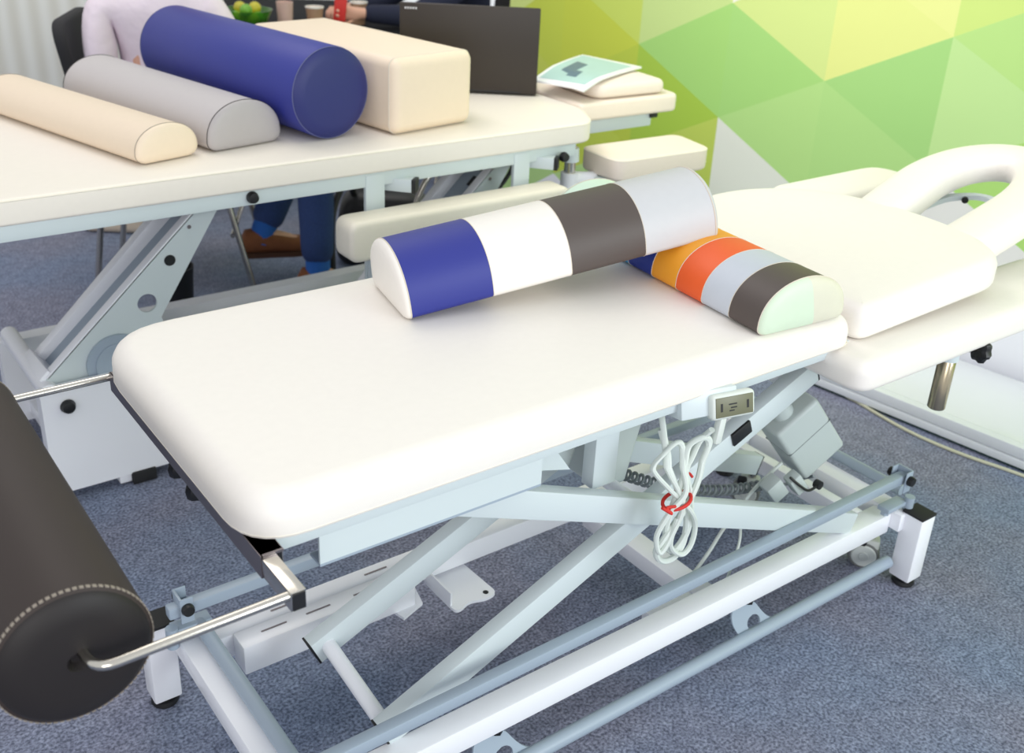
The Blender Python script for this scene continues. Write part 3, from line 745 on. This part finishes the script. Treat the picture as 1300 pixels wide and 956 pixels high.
# head section
hp_ = [(2.13, 2.485, .02), (2.545, 2.475, .03), (2.60, 2.86, .05), (2.13, 2.88, .05)]
pad('head_section_pad', hp_, .742, .80, 'peach', B, top_r=.012, bot_r=.012, crown=.001)
beam('head_frame', (2.10, 2.53, .715), (2.47, 2.53, .715), .02, .045, 'steelw', B)
box('frame_end', (2.475, 2.52, .727), (.03, .02, .015), 'black', B)
prism('head_strut', [(2.02, .62), (2.22, .69), (2.30, .72), (2.30, .70), (2.23, .665), (2.03, .585)], 2.60, 2.63, 'black', B)
# arm pad on its clamp post
ap = [(2.065, 2.225, .045), (2.44, 2.205, .05), (2.475, 2.40, .05), (2.075, 2.415, .045)]
pad('armrest_pad', ap, .625, .692, 'peach', B, top_r=.008, bot_r=.012, crown=.001)
seam('piping', round_poly(ap), .688, 'taupe', B, r=.0016, out=-.001)
beam('armrest_bracket', (2.06, 2.33, .612), (2.30, 2.31, .612), .05, .022, 'steelw', B)
lathe('armrest_post', [(0, .42), (.017, .42), (.017, .72), (0, .72)], (1.985, 2.345, 0), (0, 0, 1), 'chrome', B, n=24)
lathe('post_collar', [(0, .565), (.026, .565), (.026, .64), (0, .64)], (1.985, 2.345, 0), (0, 0, 1), 'steelw2', B, n=24)
lathe('post_socket', [(0, .675), (.026, .675), (.024, .715), (0, .715)], (1.985, 2.345, 0), (0, 0, 1), 'steelw', B, n=24)
lathe('collar_arm', [(0, 0), (.024, 0), (.024, .08), (0, .08)], (1.995, 2.345, .617), (.9, -.1, -.1), 'steelw2', B, n=20)
lathe('star_knob', [(0, 0), (.014, 0), (.018, .004), (.018, .016), (.012, .02), (0, .02)], (2.035, 2.30, .598), (.2, -1, 0), 'black', B, n=7)

# pillow and magazine on the head section
pl = pad('head_cushion', [(2.20, 2.50, .06), (2.495, 2.49, .03), (2.53, 2.80, .04), (2.23, 2.82, .06)], .803, .848, 'peach', None, top_r=.020, bot_r=.018, crown=.008)
tag(pl, 'flat cream cushion lying on the rear couch head section under a magazine', 'cushion')
mg = thing('magazine', 'open white magazine with a teal photo cover draped over the cream cushion', 'magazine', (2.3, 2.68, .86))
def sheet(name, c0, c1, c2, c3, zf, m, thick, off, parent):
    b2 = bmesh.new(); n = 10; G = []
    for i in range(n+1):
        row = []
        for j in range(n+1):
            u, v = i/n, j/n; p = V(c0)*(1-u)*(1-v)+V(c1)*u*(1-v)+V(c2)*u*v+V(c3)*(1-u)*v
            row.append(b2.verts.new((p.x, p.y, zf(p.x, p.y)+off)))
        G.append(row)
    for i in range(n):
        for j in range(n): b2.faces.new((G[i][j], G[i+1][j], G[i+1][j+1], G[i][j+1]))
    r = bmesh.ops.extrude_face_region(b2, geom=b2.faces[:])
    for v in [g for g in r['geom'] if isinstance(g, bmesh.types.BMVert)]: v.co.z -= thick
    return obj(name, b2, m, parent)
mz = lambda x, y: .860+.008*math.sin((x-2.1)*6)-(max(0, 2.22-x)*.12)-(max(0, 2.52-y)*.12)
c0, c1, c2, c3 = (2.085, 2.68), (2.13, 2.475), (2.50, 2.62), (2.45, 2.87)
sheet('pages', c0, c1, c2, c3, mz, 'paper', .006, .0, mg)
def inset(a, t): 
    cc = V((sum(p[0] for p in (c0, c1, c2, c3))/4, sum(p[1] for p in (c0, c1, c2, c3))/4)); return V(a).lerp(cc, t)
sheet('cover_photo', inset(c0, .14), inset(c1, .17), inset(c2, .18), inset(c3, .1), mz, 'teal', .0008, .0012, mg)
def lerp2(u, v):
    a = V(c0)*(1-u)*(1-v)+V(c1)*u*(1-v)+V(c2)*u*v+V(c3)*(1-u)*v; return a
sheet('cover_figure', lerp2(.25, .30), lerp2(.48, .24), lerp2(.42, .62), lerp2(.2, .66), mz, 'navyprint', .0008, .0022, mg)
sheet('cover_figure', lerp2(.44, .2), lerp2(.62, .2), lerp2(.58, .36), lerp2(.42, .36), mz, 'navyprint', .0008, .0022, mg)

# bolsters on the rear couch
def on_b(near, dirv):
    X = V((dirv[0], dirv[1], 0)).normalized(); Yv = V((0, 0, 1)).cross(X); return X, Yv, V((0, 0, 1))
X, Yv, Zv = on_b(None, (-.19, .71))
half_roll('half_round_bolster', 'cream half-round bolster, leftmost on the rear couch', (.815, 2.425, zt2+.003), X, Yv, Zv, .72, .168, .086, [(.72, 'cream', None)], ('cream', 'cream'), thread='thread_dark', rb=.03)
X, Yv, Zv = on_b(None, (-.15, .747))
half_roll('half_round_bolster', 'warm grey half-round bolster lying beside the big blue cylinder', (1.024, 2.462, zt2+.003), X, Yv, Zv, .715, .212, .114, [(.715, 'grey2', None)], ('grey2cap', 'grey2cap'), thread='darkcap', rb=.03)
T = thing('cylinder_bolster', 'large blue cylindrical bolster on the rear couch between grey and cream ones', 'bolster', (1.24, 2.44, zt2))
RB = .117
X = V((-.11, .776, 0)).normalized(); cc = V((1.250, 2.435, zt2+RB+.003))
lathe('cover', [(RB-.004, 0), (RB, .006), (RB, .784), (RB-.004, .79)], cc, X, 'blue', T, n=72)
for c_, a_ in ((cc, -X), (cc+X*.79, X)):
    lathe('end_panel', [(RB-.003, 0), (RB-.012, .008), (RB*.7, .012), (0, .013)], c_, a_, 'bluecap', T, n=64)
    fm = frame(a_); tube('piping', [c_+(fm.col[1]*math.cos(t)+fm.col[2]*math.sin(t))*(RB-.002) for t in [2*PI*k/64 for k in range(64)]], .0012, 'bluepipe', T, n=6, closed=True)
# block cushion
T = thing('block_cushion', 'cream rectangular block cushion on the rear couch in front of the laptop', 'cushion', (1.5, 2.7, zt2))
bX = V((-.11, .69, 0)).normalized(); bY = V((0, 0, 1)).cross(bX)
nl = V((1.402, 2.378, 0)); bw, bl, bh = .285, .68, .20
bc = nl-bY*(bw/2)+bX*(bl/2); bc.z = zt2+.003+bh/2
fm = Matrix((bX, bY, V((0, 0, 1)))).transposed()
box('cover', bc, (bl, bw, bh), 'cream', T, fm, bev=.028, seg=6)
sp = []
for s1, s2 in ((-1, -1), (1, -1), (1, 1), (-1, 1)): sp.append((s1*(bw/2-.001), s2*(bh/2-.001), .028))
rp_ = round_poly(sp, 6)
tube('piping', [bc-bX*(bl/2-.022)+bY*p.x+V((0, 0, p.y)) for p in rp_], .0015, 'thread', T, n=6, closed=True)

# laptop
T = thing('laptop', 'open dark laptop seen from behind its lid on the rear couch', 'laptop', (1.9, 2.76, zt2))
p0, p1 = V((1.722, 2.885, zt2+.004)), V((2.068, 2.632, zt2+.004))
lx = (p1-p0).normalized(); ly = V((0, 0, 1)).cross(lx); LW = (p1-p0).length
tilt = 1.53
lz = (V((0, 0, 1))*math.sin(tilt)-ly*(-math.cos(tilt))*1).normalized(); lz = (V((0, 0, 1))*math.sin(tilt)+ly*(-math.cos(tilt))).normalized()
lf = Matrix((lx, lz.cross(lx), lz)).transposed()
LH = .262
lid = box('lid', (p0+p1)/2+lz*(LH/2+.004), (LW, .010, LH), 'laptop', T, lf, bev=.004, seg=3)
n_ = lf.col[1]
n_out = -n_ if n_.dot(V((0, 1, 0))) > 0 else n_
mk = bmesh.new()
for k in range(5):
    bm_box(mk, p0+lz*(LH-.012)+lx*(.018+k*.008)+n_out*.0053, (.005, .0006, .006), lf, 0)
obj('lid_badge', mk, 'grey', lid)
bcx = (p0+p1)/2+ly*.125; box('keyboard_base', (bcx.x, bcx.y, zt2+.012), (LW, .25, .016), 'laptop', T, Matrix((lx, ly, V((0, 0, 1)))).transposed(), bev=.004)
tube('hinge', [p0+lx*.05+V((0, 0, .008)), p1-lx*.05+V((0, 0, .008))], .006, 'black', T)
# screen on the far side
box('screen', (p0+p1)/2+lz*(LH/2+.006)-n_out*.0056, (LW-.02, .001, LH-.02), 'black', lid, lf, bev=0)

# ------------------------------------------------------------------ people, chairs, table behind
def skin_mesh(name, verts, edges, radii, m, parent, root=0, sub=2):
    me = bpy.data.meshes.new(name); me.from_pydata([tuple(v) for v in verts], edges, []); me.update()
    o = bpy.data.objects.new(name, me); C.objects.link(o)
    if parent: o.parent = parent; o.matrix_parent_inverse = world(parent).inverted()
    md = o.modifiers.new('skin', 'SKIN'); md.use_smooth_shade = True
    sv = me.skin_vertices[0].data if me.skin_vertices else None
    if sv is None:
        bpy.context.view_layer.objects.active = o; sv = me.skin_vertices[0].data
    for i, r_ in enumerate(radii):
        sv[i].radius = (r_, r_) if not isinstance(r_, tuple) else r_
        sv[i].use_root = (i == root)
    s = o.modifiers.new('sub', 'SUBSURF'); s.levels = sub; s.render_levels = sub
    me.materials.append(M[m]); 
    return o
def hand_chain(wrist, d, side, curl, up):
    """returns verts, edges, radii of a hand rooted at index 0 = wrist (palm + five fingers)"""
    d = d.normalized(); side = (side-d*side.dot(d)).normalized(); nrm = d.cross(side)*up
    vs = [wrist, wrist+d*.045]; es = [(0, 1)]; rs = [.024, .026]
    for k, (off, ln) in enumerate(((-.030, .070), (-.010, .080), (.010, .075), (.028, .060))):
        b0 = wrist+d*.078+side*off; i = len(vs)
        vs += [b0, b0+(d*math.cos(curl*.5)-nrm*math.sin(curl*.5))*ln*.45, b0+(d*math.cos(curl*.5)-nrm*math.sin(curl*.5))*ln*.45+(d*math.cos(curl*1.5)-nrm*math.sin(curl*1.5))*ln*.4]
        es += [(1, i), (i, i+1), (i+1, i+2)]; rs += [.0105, .0085, .007]
    i = len(vs); t0 = wrist+d*.03-side*.030
    vs += [t0, t0+(d*.8-side*.5)*.032-nrm*.01, t0+(d*.95-side*.3)*.058-nrm*.02]; es += [(1, i), (i, i+1), (i+1, i+2)]; rs += [.012, .010, .0085]
    return vs, es, rs
def person(name, label, base, J, shirt_m, trouser_m, hairm='hair', shoes=True, hand_hold=None):
    P = thing(name, label, 'person', base)
    J = {k: V(v) for k, v in J.items()}
    fw = J['face'].normalized()
    # body: one continuous skinned surface
    vs = []; es = []; rs = []; ix = {}
    def add(k, p, r, par=None):
        ix[k] = len(vs); vs.append(p); rs.append(r)
        if par is not None: es.append((ix[par], ix[k]))
    add('pelvis', J['pelvis'], .11); add('waist', J['pelvis'].lerp(J['neck'], .35), .10, 'pelvis'); add('chest', J['pelvis'].lerp(J['neck'], .75), .12, 'waist')
    add('neck', J['neck'], .05, 'chest'); add('neck2', J['neck'].lerp(J['head'], .4), .045, 'neck'); add('head', J['head'], .078, 'neck2')
    add('crown', J['head']+(J['head']-J['neck']).normalized()*.085, .068, 'head'); add('chin', J['head']-(J['head']-J['neck']).normalized()*.06+fw*.045, .034, 'head')
    for s in 'LR':
        add('sh'+s, J['sh'+s], .05, 'chest'); add('el'+s, J['el'+s], .037, 'sh'+s); add('wr'+s, J['wr'+s], .024, 'el'+s)
        add('hip'+s, J['hip'+s], .08, 'pelvis'); add('kn'+s, J['kn'+s], .052, 'hip'+s); add('an'+s, J['an'+s], .035, 'kn'+s); add('toe'+s, J['toe'+s], .03, 'an'+s)
        hv, he, hr = hand_chain(J['wr'+s], J['hd'+s]-J['wr'+s], V(J['hs'+s]), J['curl'].x, 1)
        off = len(vs)
        vs += hv[1:]; rs += hr[1:]
        mp = lambda q: ix['wr'+s] if q == 0 else off+q-1
        es += [(mp(a), mp(b_)) for a, b_ in he]
    skin_mesh('body', vs, es, rs, 'skin', P)
    # face details
    hd = J['head']; up = (J['head']-J['neck']).normalized(); sd = fw.cross(up).normalized()
    hb = bmesh.new()
    for q in range(140):
        pass
    bmesh.ops.create_uvsphere(hb, u_segments=28, v_segments=18, radius=1)
    for v in hb.verts:
        c = v.co.copy(); v.co = hd+up*.035+sd*c.x*.088+up*c.z*.105+(-fw)*(-c.y*.098)*1.0-fw*.018
    for v in list(hb.verts):
        rel = v.co-hd
        if rel.dot(fw) > .030 and rel.dot(up) < .075: hb.verts.remove(v)
        elif rel.dot(up) < -.06: hb.verts.remove(v)
    obj('hair', hb, hairm, P)
    for s in (-1, 1):
        lathe('eye', [(0, 0), (.010, 0), (.010, .003), (0, .007)], hd+fw*.070+sd*.030*s+up*.012, fw, 'paper', P, n=14)
        lathe('ear', [(0, 0), (.016, .001), (.02, .006), (.014, .01), (0, .008)], hd+sd*.074*s+up*.002-fw*.008, sd*s, 'skin', P, n=14)
    lathe('nose', [(.016, 0), (.012, .014), (.006, .026), (0, .028)], hd+fw*.062-up*.016, (fw-up*.2), 'skin', P, n=12)
    tube('mouth', [hd+fw*.068-up*.045-sd*.022, hd+fw*.078-up*.047, hd+fw*.068-up*.045+sd*.022], .004, 'red', P, sm=4, n=8)
    # clothing
    vs = [J['pelvis'], J['pelvis'].lerp(J['neck'], .35), J['pelvis'].lerp(J['neck'], .72), J['neck']-up*.01]
    es = [(0, 1), (1, 2), (2, 3)]; rs = [.138, .120, .132, .060]
    for s in 'LR':
        i = len(vs); vs += [J['sh'+s], J['sh'+s].lerp(J['el'+s], .55), J['el'+s], J['el'+s].lerp(J['wr'+s], .5), J['wr'+s].lerp(J['el'+s], .05)]
        es += [(2, i), (i, i+1), (i+1, i+2), (i+2, i+3), (i+3, i+4)]; rs += [.074, .062, .055, .048, .038]
    skin_mesh('shirt', vs, es, rs, shirt_m, P, root=1)
    vs = [J['pelvis']+V((0, 0, .04)), J['pelvis']-V((0, 0, .015))]; es = [(0, 1)]; rs = [.145, .135]
    for s in 'LR':
        i = len(vs); k = J['kn'+s]; a = J['an'+s]; h = J['hip'+s]
        vs += [h.lerp(k, .15), h.lerp(k, .6), k, k.lerp(a, .5), a.lerp(k, .06)]
        es += [(1, i), (i, i+1), (i+1, i+2), (i+2, i+3), (i+3, i+4)]; rs += [.10, .085, .076, .068, .062]
    skin_mesh('trousers', vs, es, rs, trouser_m, P, root=1)
    for s in 'LR':
        a = J['an'+s]; t = J['toe'+s]; d = (t-a); d.z = 0; L = max(d.length, .1); d.normalize(); si = V((-d.y, d.x, 0))
        kk = (J['kn'+s]-a).normalized(); tube('sock', [a+kk*.09, a+kk*.02, a-V((0, 0, .035))], .044, 'sock', P, n=20)
        # shoe: lofted sections heel -> toe
        sh = bmesh.new(); secs = [(-.075, .030, .050, .004), (-.06, .040, .082, 0), (-.01, .043, .088, 0), (.05, .044, .070, 0), (.11, .050, .052, 0), (.16, .045, .044, 0), (.195, .026, .034, .004)]
        base_z = a.z-.085+.018
        rr = []
        ax_ = (t-a).normalized(); pitch = J['pitch'+s].x if 'pitch'+s in J else 0
        dd = (d*math.cos(pitch)+V((0, 0, -math.sin(pitch)))); uu = (V((0, 0, 1))*math.cos(pitch)+d*math.sin(pitch))
        o_ = V((a.x, a.y, a.z-.068))
        for (x, w, h, z) in secs:
            ring = []
            for k in range(16):
                an = 2*PI*k/16; cxx, szz = math.cos(an), math.sin(an)
                ring.append(sh.verts.new(o_+dd*x+si*(w*math.copysign(abs(cxx)**.7, cxx))+uu*(z+h/2+h/2*math.copysign(abs(szz)**.7, szz))))
            rr.append(ring)
        for A_, B_ in zip(rr, rr[1:]):
            for k in range(16): sh.faces.new((A_[k], A_[(k+1) % 16], B_[(k+1) % 16], B_[k]))
        sh.faces.new(rr[0]); sh.faces.new(rr[-1])
        so = obj('shoe', sh, 'suede', P)
        sl = bmesh.new(); outl = [(x, w) for x, w in ((-.078, .02), (-.06, .042), (.0, .045), (.06, .047), (.11, .053), (.16, .048), (.2, .02))]
        ring = [o_+dd*x+si*w for x, w in outl]+[o_+dd*x-si*w for x, w in reversed(outl)]
        A_ = [sl.verts.new(p+uu*.006) for p in ring]; B_ = [sl.verts.new(p-uu*.014) for p in ring]
        sl.faces.new(A_); sl.faces.new(B_[::-1])
        for k in range(len(ring)): sl.faces.new((A_[k], A_[(k+1) % len(ring)], B_[(k+1) % len(ring)], B_[k]))
        obj('sole', sl, 'sole', so)
    return P
# seated person in a pale pink shirt
f1 = V((.86, -.50, 0)).normalized(); s1 = V((-f1.y, f1.x, 0))   # s1 = left side
pel = V((1.215, 3.64, .545))
J = dict(pelvis=pel, neck=pel+V((0, 0, .50))+f1*.05, head=pel+V((0, 0, .645))+f1*.09, face=f1, curl=(.6, 0, 0))
e1 = V((.86, -.42, 0)).normalized(); g1 = V((-.44, -.90, 0))
J['shR'] = pel+V((0, 0, .44))-e1*.17+g1*.02; J['shL'] = pel+V((0, 0, .44))+e1*.18
J['elR'] = pel+V((0, 0, .22))-e1*.16+g1*.10; J['elL'] = pel+V((0, 0, .20))+e1*.30+g1*.05
J['wrR'] = pel+V((0, 0, .085))+e1*.05+g1*.16; J['wrL'] = pel+V((0, 0, .20))+e1*.50-g1*.05
J['hdR'] = J['wrR']+f1*.1+s1*.03; J['hdL'] = J['wrL']+f1*.1
J['hsR'] = s1; J['hsL'] = -s1
J['hipR'] = pel-s1*.09; J['hipL'] = pel+s1*.09
J['knR'] = V((1.625, 3.30, .50)); J['anR'] = V((1.60, 3.25, .085)); J['toeR'] = J['anR']+V((.12, -.08, -.05))
J['knL'] = V((1.66, 3.53, .47)); J['anL'] = V((1.50, 3.50, .175)); J['toeL'] = J['anL']+V((.15, -.05, -.06))
person('person', 'seated person in a pale pink shirt, blue jeans and tan shoes behind the rear couch', (1.155, 3.66, 0), J, 'shirt', 'jeans')
# chair
def chair(base, ang, label, leg_m='chrome'):
    T = thing('chair', label, 'chair', base)
    rz_ = Matrix.Rotation(ang, 3, 'Z'); O = V(base)
    w = lambda x, y, z: O+rz_ @ V((x, y, z))
    bm = bmesh.new(); pad_bm(bm, round_poly([(-.22, -.22, .06), (.22, -.22, .06), (.22, .22, .06), (-.22, .22, .06)]), .385, .435, top_r=.02, bot_r=.01, crown=.004)
    for v in bm.verts: v.co = O+rz_ @ v.co
    obj('seat', bm, 'fabric', T)
    bm = bmesh.new(); pad_bm(bm, round_poly([(-.20, .66, .06), (.20, .66, .06), (.225, .935, .09), (-.225, .935, .09)]), -.02, .02, top_r=.014, bot_r=.014, crown=.002)
    for v in bm.verts:
        c = v.co.copy(); v.co = O+rz_ @ V((-.245-.16*(c.y-.66)-.3*(.2**2-c.x**2)*.8+c.z, c.x, c.y))
    obj('backrest', bm, 'fabric', T)
    for s in (-1, 1):
        tube('leg', [w(.20, .21*s, .39), w(.29, .225*s, .0)], .011, leg_m, T)
        tube('leg', [w(-.235, .21*s, .70), w(-.215, .21*s, .45), w(-.21, .21*s, .36), w(-.26, .225*s, .0)], .011, leg_m, T, sm=5)
    tube('stretcher', [w(.22, -.215, .22), w(.22, .215, .22)], .009, leg_m, T)
    tube('stretcher', [w(-.20, -.215, .375), w(-.20, .215, .375)], .009, leg_m, T)
    return T
chair((1.26, 3.70, 0), -.50, 'black upholstered chair with chrome legs under the person in the pink shirt')
# table
T = thing('side_table', 'dark square table behind the rear couch holding cups and a green bowl', 'table', (2.17, 4.47, 0))
tc_ = V((2.17, 4.47, 0)); rzt = Matrix.Rotation(math.atan2(f1.y, f1.x), 3, 'Z')
box('tabletop', (tc_.x+.08, tc_.y+.18, .735), (1.1, 1.3, .03), 'table', T, rzt, bev=.004)
for sx in (-1, 1):
    for sy in (-1, 1):
        p = tc_+rzt @ V((.42*sx, .42*sy, 0)); beam('leg', (p.x, p.y, 0), (p.x, p.y, .72), .04, .04, 'table', T, up=V((1, 0, 0)))
TZ = .751
def paper_cup(x, y, label, h=.095):
    T = thing('paper_cup', label, 'cup', (x, y, TZ), 'paper cups on the dark table')
    lathe('cup_body', [(0, 0), (.027, 0), (.038, h), (.035, h), (.026, .006), (0, .006)], (x, y, TZ), (0, 0, 1), 'cup', T, n=28)
    lathe('rim', [(.036, h-.003), (.040, h-.002), (.040, h+.003), (.036, h+.003), (.034, h-.006), (0, h-.008)], (x, y, TZ), (0, 0, 1), 'cuplid', T, n=28)
paper_cup(2.15, 4.32, 'brown paper cup on the dark table, left of the hand holding the red phone')
paper_cup(2.41, 4.40, 'brown paper cup on the dark table, right of the hand holding the red phone')
T = thing('fruit_bowl', 'green glass bowl of lime and yellow fruit on the dark table', 'bowl', (1.84, 4.32, TZ))
lathe('bowl', [(0, 0), (.04, 0), (.045, .012), (.085, .05), (.105, .10), (.101, .10), (.08, .052), (.04, .018), (0, .016)], (1.84, 4.32, TZ), (0, 0, 1), 'glass', T, n=40)
rn = random.Random(4)
for k in range(9):
    a = k*2.4; rr = 0 if k == 0 else .045
    fx, fy, fz_ = 1.84+rr*math.cos(a), 4.32+rr*math.sin(a), TZ+.065+(.0 if k < 6 else .035)
    tag(lathe('lime' if k % 2 else 'lemon', [(0, -.027), (.012, -.024), (.023, -.013), (.027, 0), (.023, .013), (.012, .024), (0, .027)], (fx, fy, fz_), (math.cos(a*1.7), math.sin(a*1.7), .3), 'limegreen' if k % 2 else 'yellowgreen', None, n=20),
        'green fruit in the glass bowl on the dark table' if k % 2 else 'yellow fruit in the glass bowl on the dark table', 'fruit', 'green fruit in the bowl' if k % 2 else 'yellow fruit in the bowl')
tag(lathe('drinking_glass', [(0, 0), (.030, 0), (.036, .12), (.034, .12), (.028, .008), (0, .008)], (2.02, 4.34, TZ), (0, 0, 1), mat('pinkish_glass', (214, 180, 168), .1, vary=.15, scale=60), None, n=28), 'pinkish drinking glass on the dark table between the bowl and the cups', 'glass')

# second person across the table
f2 = V((-.93, .1, 0)).normalized(); s2_ = V((-f2.y, f2.x, 0))
pel = V((3.0, 4.42, .53))
J = dict(pelvis=pel, neck=pel+V((0, 0, .50))+f2*.06, head=pel+V((0, 0, .645))+f2*.10, face=f2, curl=(1.1, 0, 0))
J['shR'] = pel+V((0, 0, .44))-s2_*.18+f2*.04; J['shL'] = pel+V((0, 0, .44))+s2_*.18+f2*.04
J['elL'] = V((2.60, 4.22, .80)); J['wrL'] = V((2.36, 4.30, .815)); J['hdL'] = V((2.26, 4.33, .82)); J['hsL'] = V((0, 0, 1))
J['elR'] = V((2.64, 4.66, .80)); J['wrR'] = V((2.44, 4.56, .80)); J['hdR'] = V((2.34, 4.53, .80)); J['hsR'] = s2_
J['hipR'] = pel-s2_*.09; J['hipL'] = pel+s2_*.09
for s, sg in (('R', -1), ('L', 1)):
    J['kn'+s] = pel+f2*.40+s2_*.10*sg+V((0, 0, -.03)); J['an'+s] = J['kn'+s]+V((0, 0, -.415))+f2*.02; J['toe'+s] = J['an'+s]+f2*.14+V((0, 0, -.05))
person('person', 'seated person in dark navy clothes holding a red phone across the dark table', (3.0, 4.42, 0), J, 'navy', 'navy')
o = box('mobile_phone', (2.258, 4.290, .835), (.012, .060, .10), 'red', None, Matrix.Rotation(.5, 3, 'Z') @ Matrix.Rotation(.2, 3, 'Y'), bev=.004); tag(o, 'small red phone held in the hand between the paper cups', 'phone')
chair((3.04, 4.42, 0), math.atan2(f2.y, f2.x), 'black upholstered chair under the person in navy, behind the laptop')
# things on the floor behind
T = thing('handbag', 'cream bag standing on the carpet beside the chair leg', 'bag', (1.20, 4.28, 0))
pad_ = bmesh.new(); pad_bm(pad_, round_poly([(-.14, 0, .05), (.14, 0, .05), (.12, .20, .05), (-.12, .20, .05)]), -.05, .05, top_r=.03, bot_r=.03)
for v in pad_.verts: v.co = V((1.20+v.co.x*.81+v.co.z*.5, 4.28-v.co.x*.59+v.co.z*.8, v.co.y))
obj('bag_body', pad_, 'cream', T)
tube('handle', [(1.12, 4.33, .19), (1.14, 4.31, .30), (1.26, 4.24, .30), (1.28, 4.22, .19)], .006, 'suede', T, sm=8)
T = thing('waste_bin', 'black bin on the carpet behind the slanted lifting arm', 'bin', (1.10, 3.33, 0))
lathe('bin_body', [(0, 0), (.055, 0), (.066, .17), (.068, .175), (.062, .175), (.052, .01), (0, .01)], (1.105, 3.335, 0), (0, 0, 1), 'black', T, n=28)
T = thing('backpack', 'black bag on the floor under the right half of the rear couch', 'bag', (1.95, 3.45, 0))
pb = bmesh.new(); pad_bm(pb, round_poly([(-.2, 0, .08), (.2, 0, .08), (.17, .30, .1), (-.17, .30, .1)]), -.09, .09, top_r=.05, bot_r=.05)
for v in pb.verts: v.co = V((1.98+v.co.x*.81+v.co.z*.5, 3.42-v.co.x*.59+v.co.z*.8, v.co.y))
obj('bag_body', pb, 'black', T)
tube('strap', [(1.86, 3.45, .28), (1.80, 3.40, .36), (1.72, 3.36, .25), (1.70, 3.33, .02)], .012, 'black', T, sm=8)

# ------------------------------------------------------------------ light: bright exhibition hall, plus added fill lamps
w = bpy.data.worlds.new('hall'); bpy.context.scene.world = w; w.use_nodes = True
w.node_tree.nodes['Background'].inputs['Color'].default_value = (.93, .965, 1, 1)
w.node_tree.nodes['Background'].inputs['Strength'].default_value = .76
def area(loc, aim, size, power, col=(1, .97, .93), sy=None, spread=180):
    l = bpy.data.lights.new('hall_and_fill_lamp', 'AREA'); l.energy = power; l.color = col; l.shape = 'RECTANGLE'; l.size = size; l.size_y = sy or size; l.spread = math.radians(spread)
    o = bpy.data.objects.new('hall_and_fill_lamp', l); C.objects.link(o); o.location = loc
    o.rotation_euler = (V(aim)-V(loc)).to_track_quat('-Z', 'Y').to_euler()
area((1.0, 3.6, 3.6), (1.2, 2.2, .5), 1.6, 22, col=(1, .93, .86), sy=1.6)
area((1.35, 2.3, 2.7), (3.05, 2.2, .95), 1.3, 7, spread=85)  # added narrow-spread lamp that brightens the mural wall
area((-1.6, -2.8, 1.9), (1.0, 1.5, .5), 2.0, 50, col=(1, .97, .95))  # added low fill from the camera side, brightens the near faces
area((2.4, -3.0, 2.0), (1.7, 1.2, .4), 2.0, 85, col=(.88, .95, 1))  # added cool fill from the right front, turns the carpet there bluer
vs = bpy.context.scene.view_settings
vs.view_transform = 'Standard'; vs.look = 'None'; vs.exposure = 0.2; vs.gamma = 1; vs.use_curve_mapping = False
bpy.context.scene.cycles.use_denoising = True
bpy.context.scene.cycles.max_bounces = 6
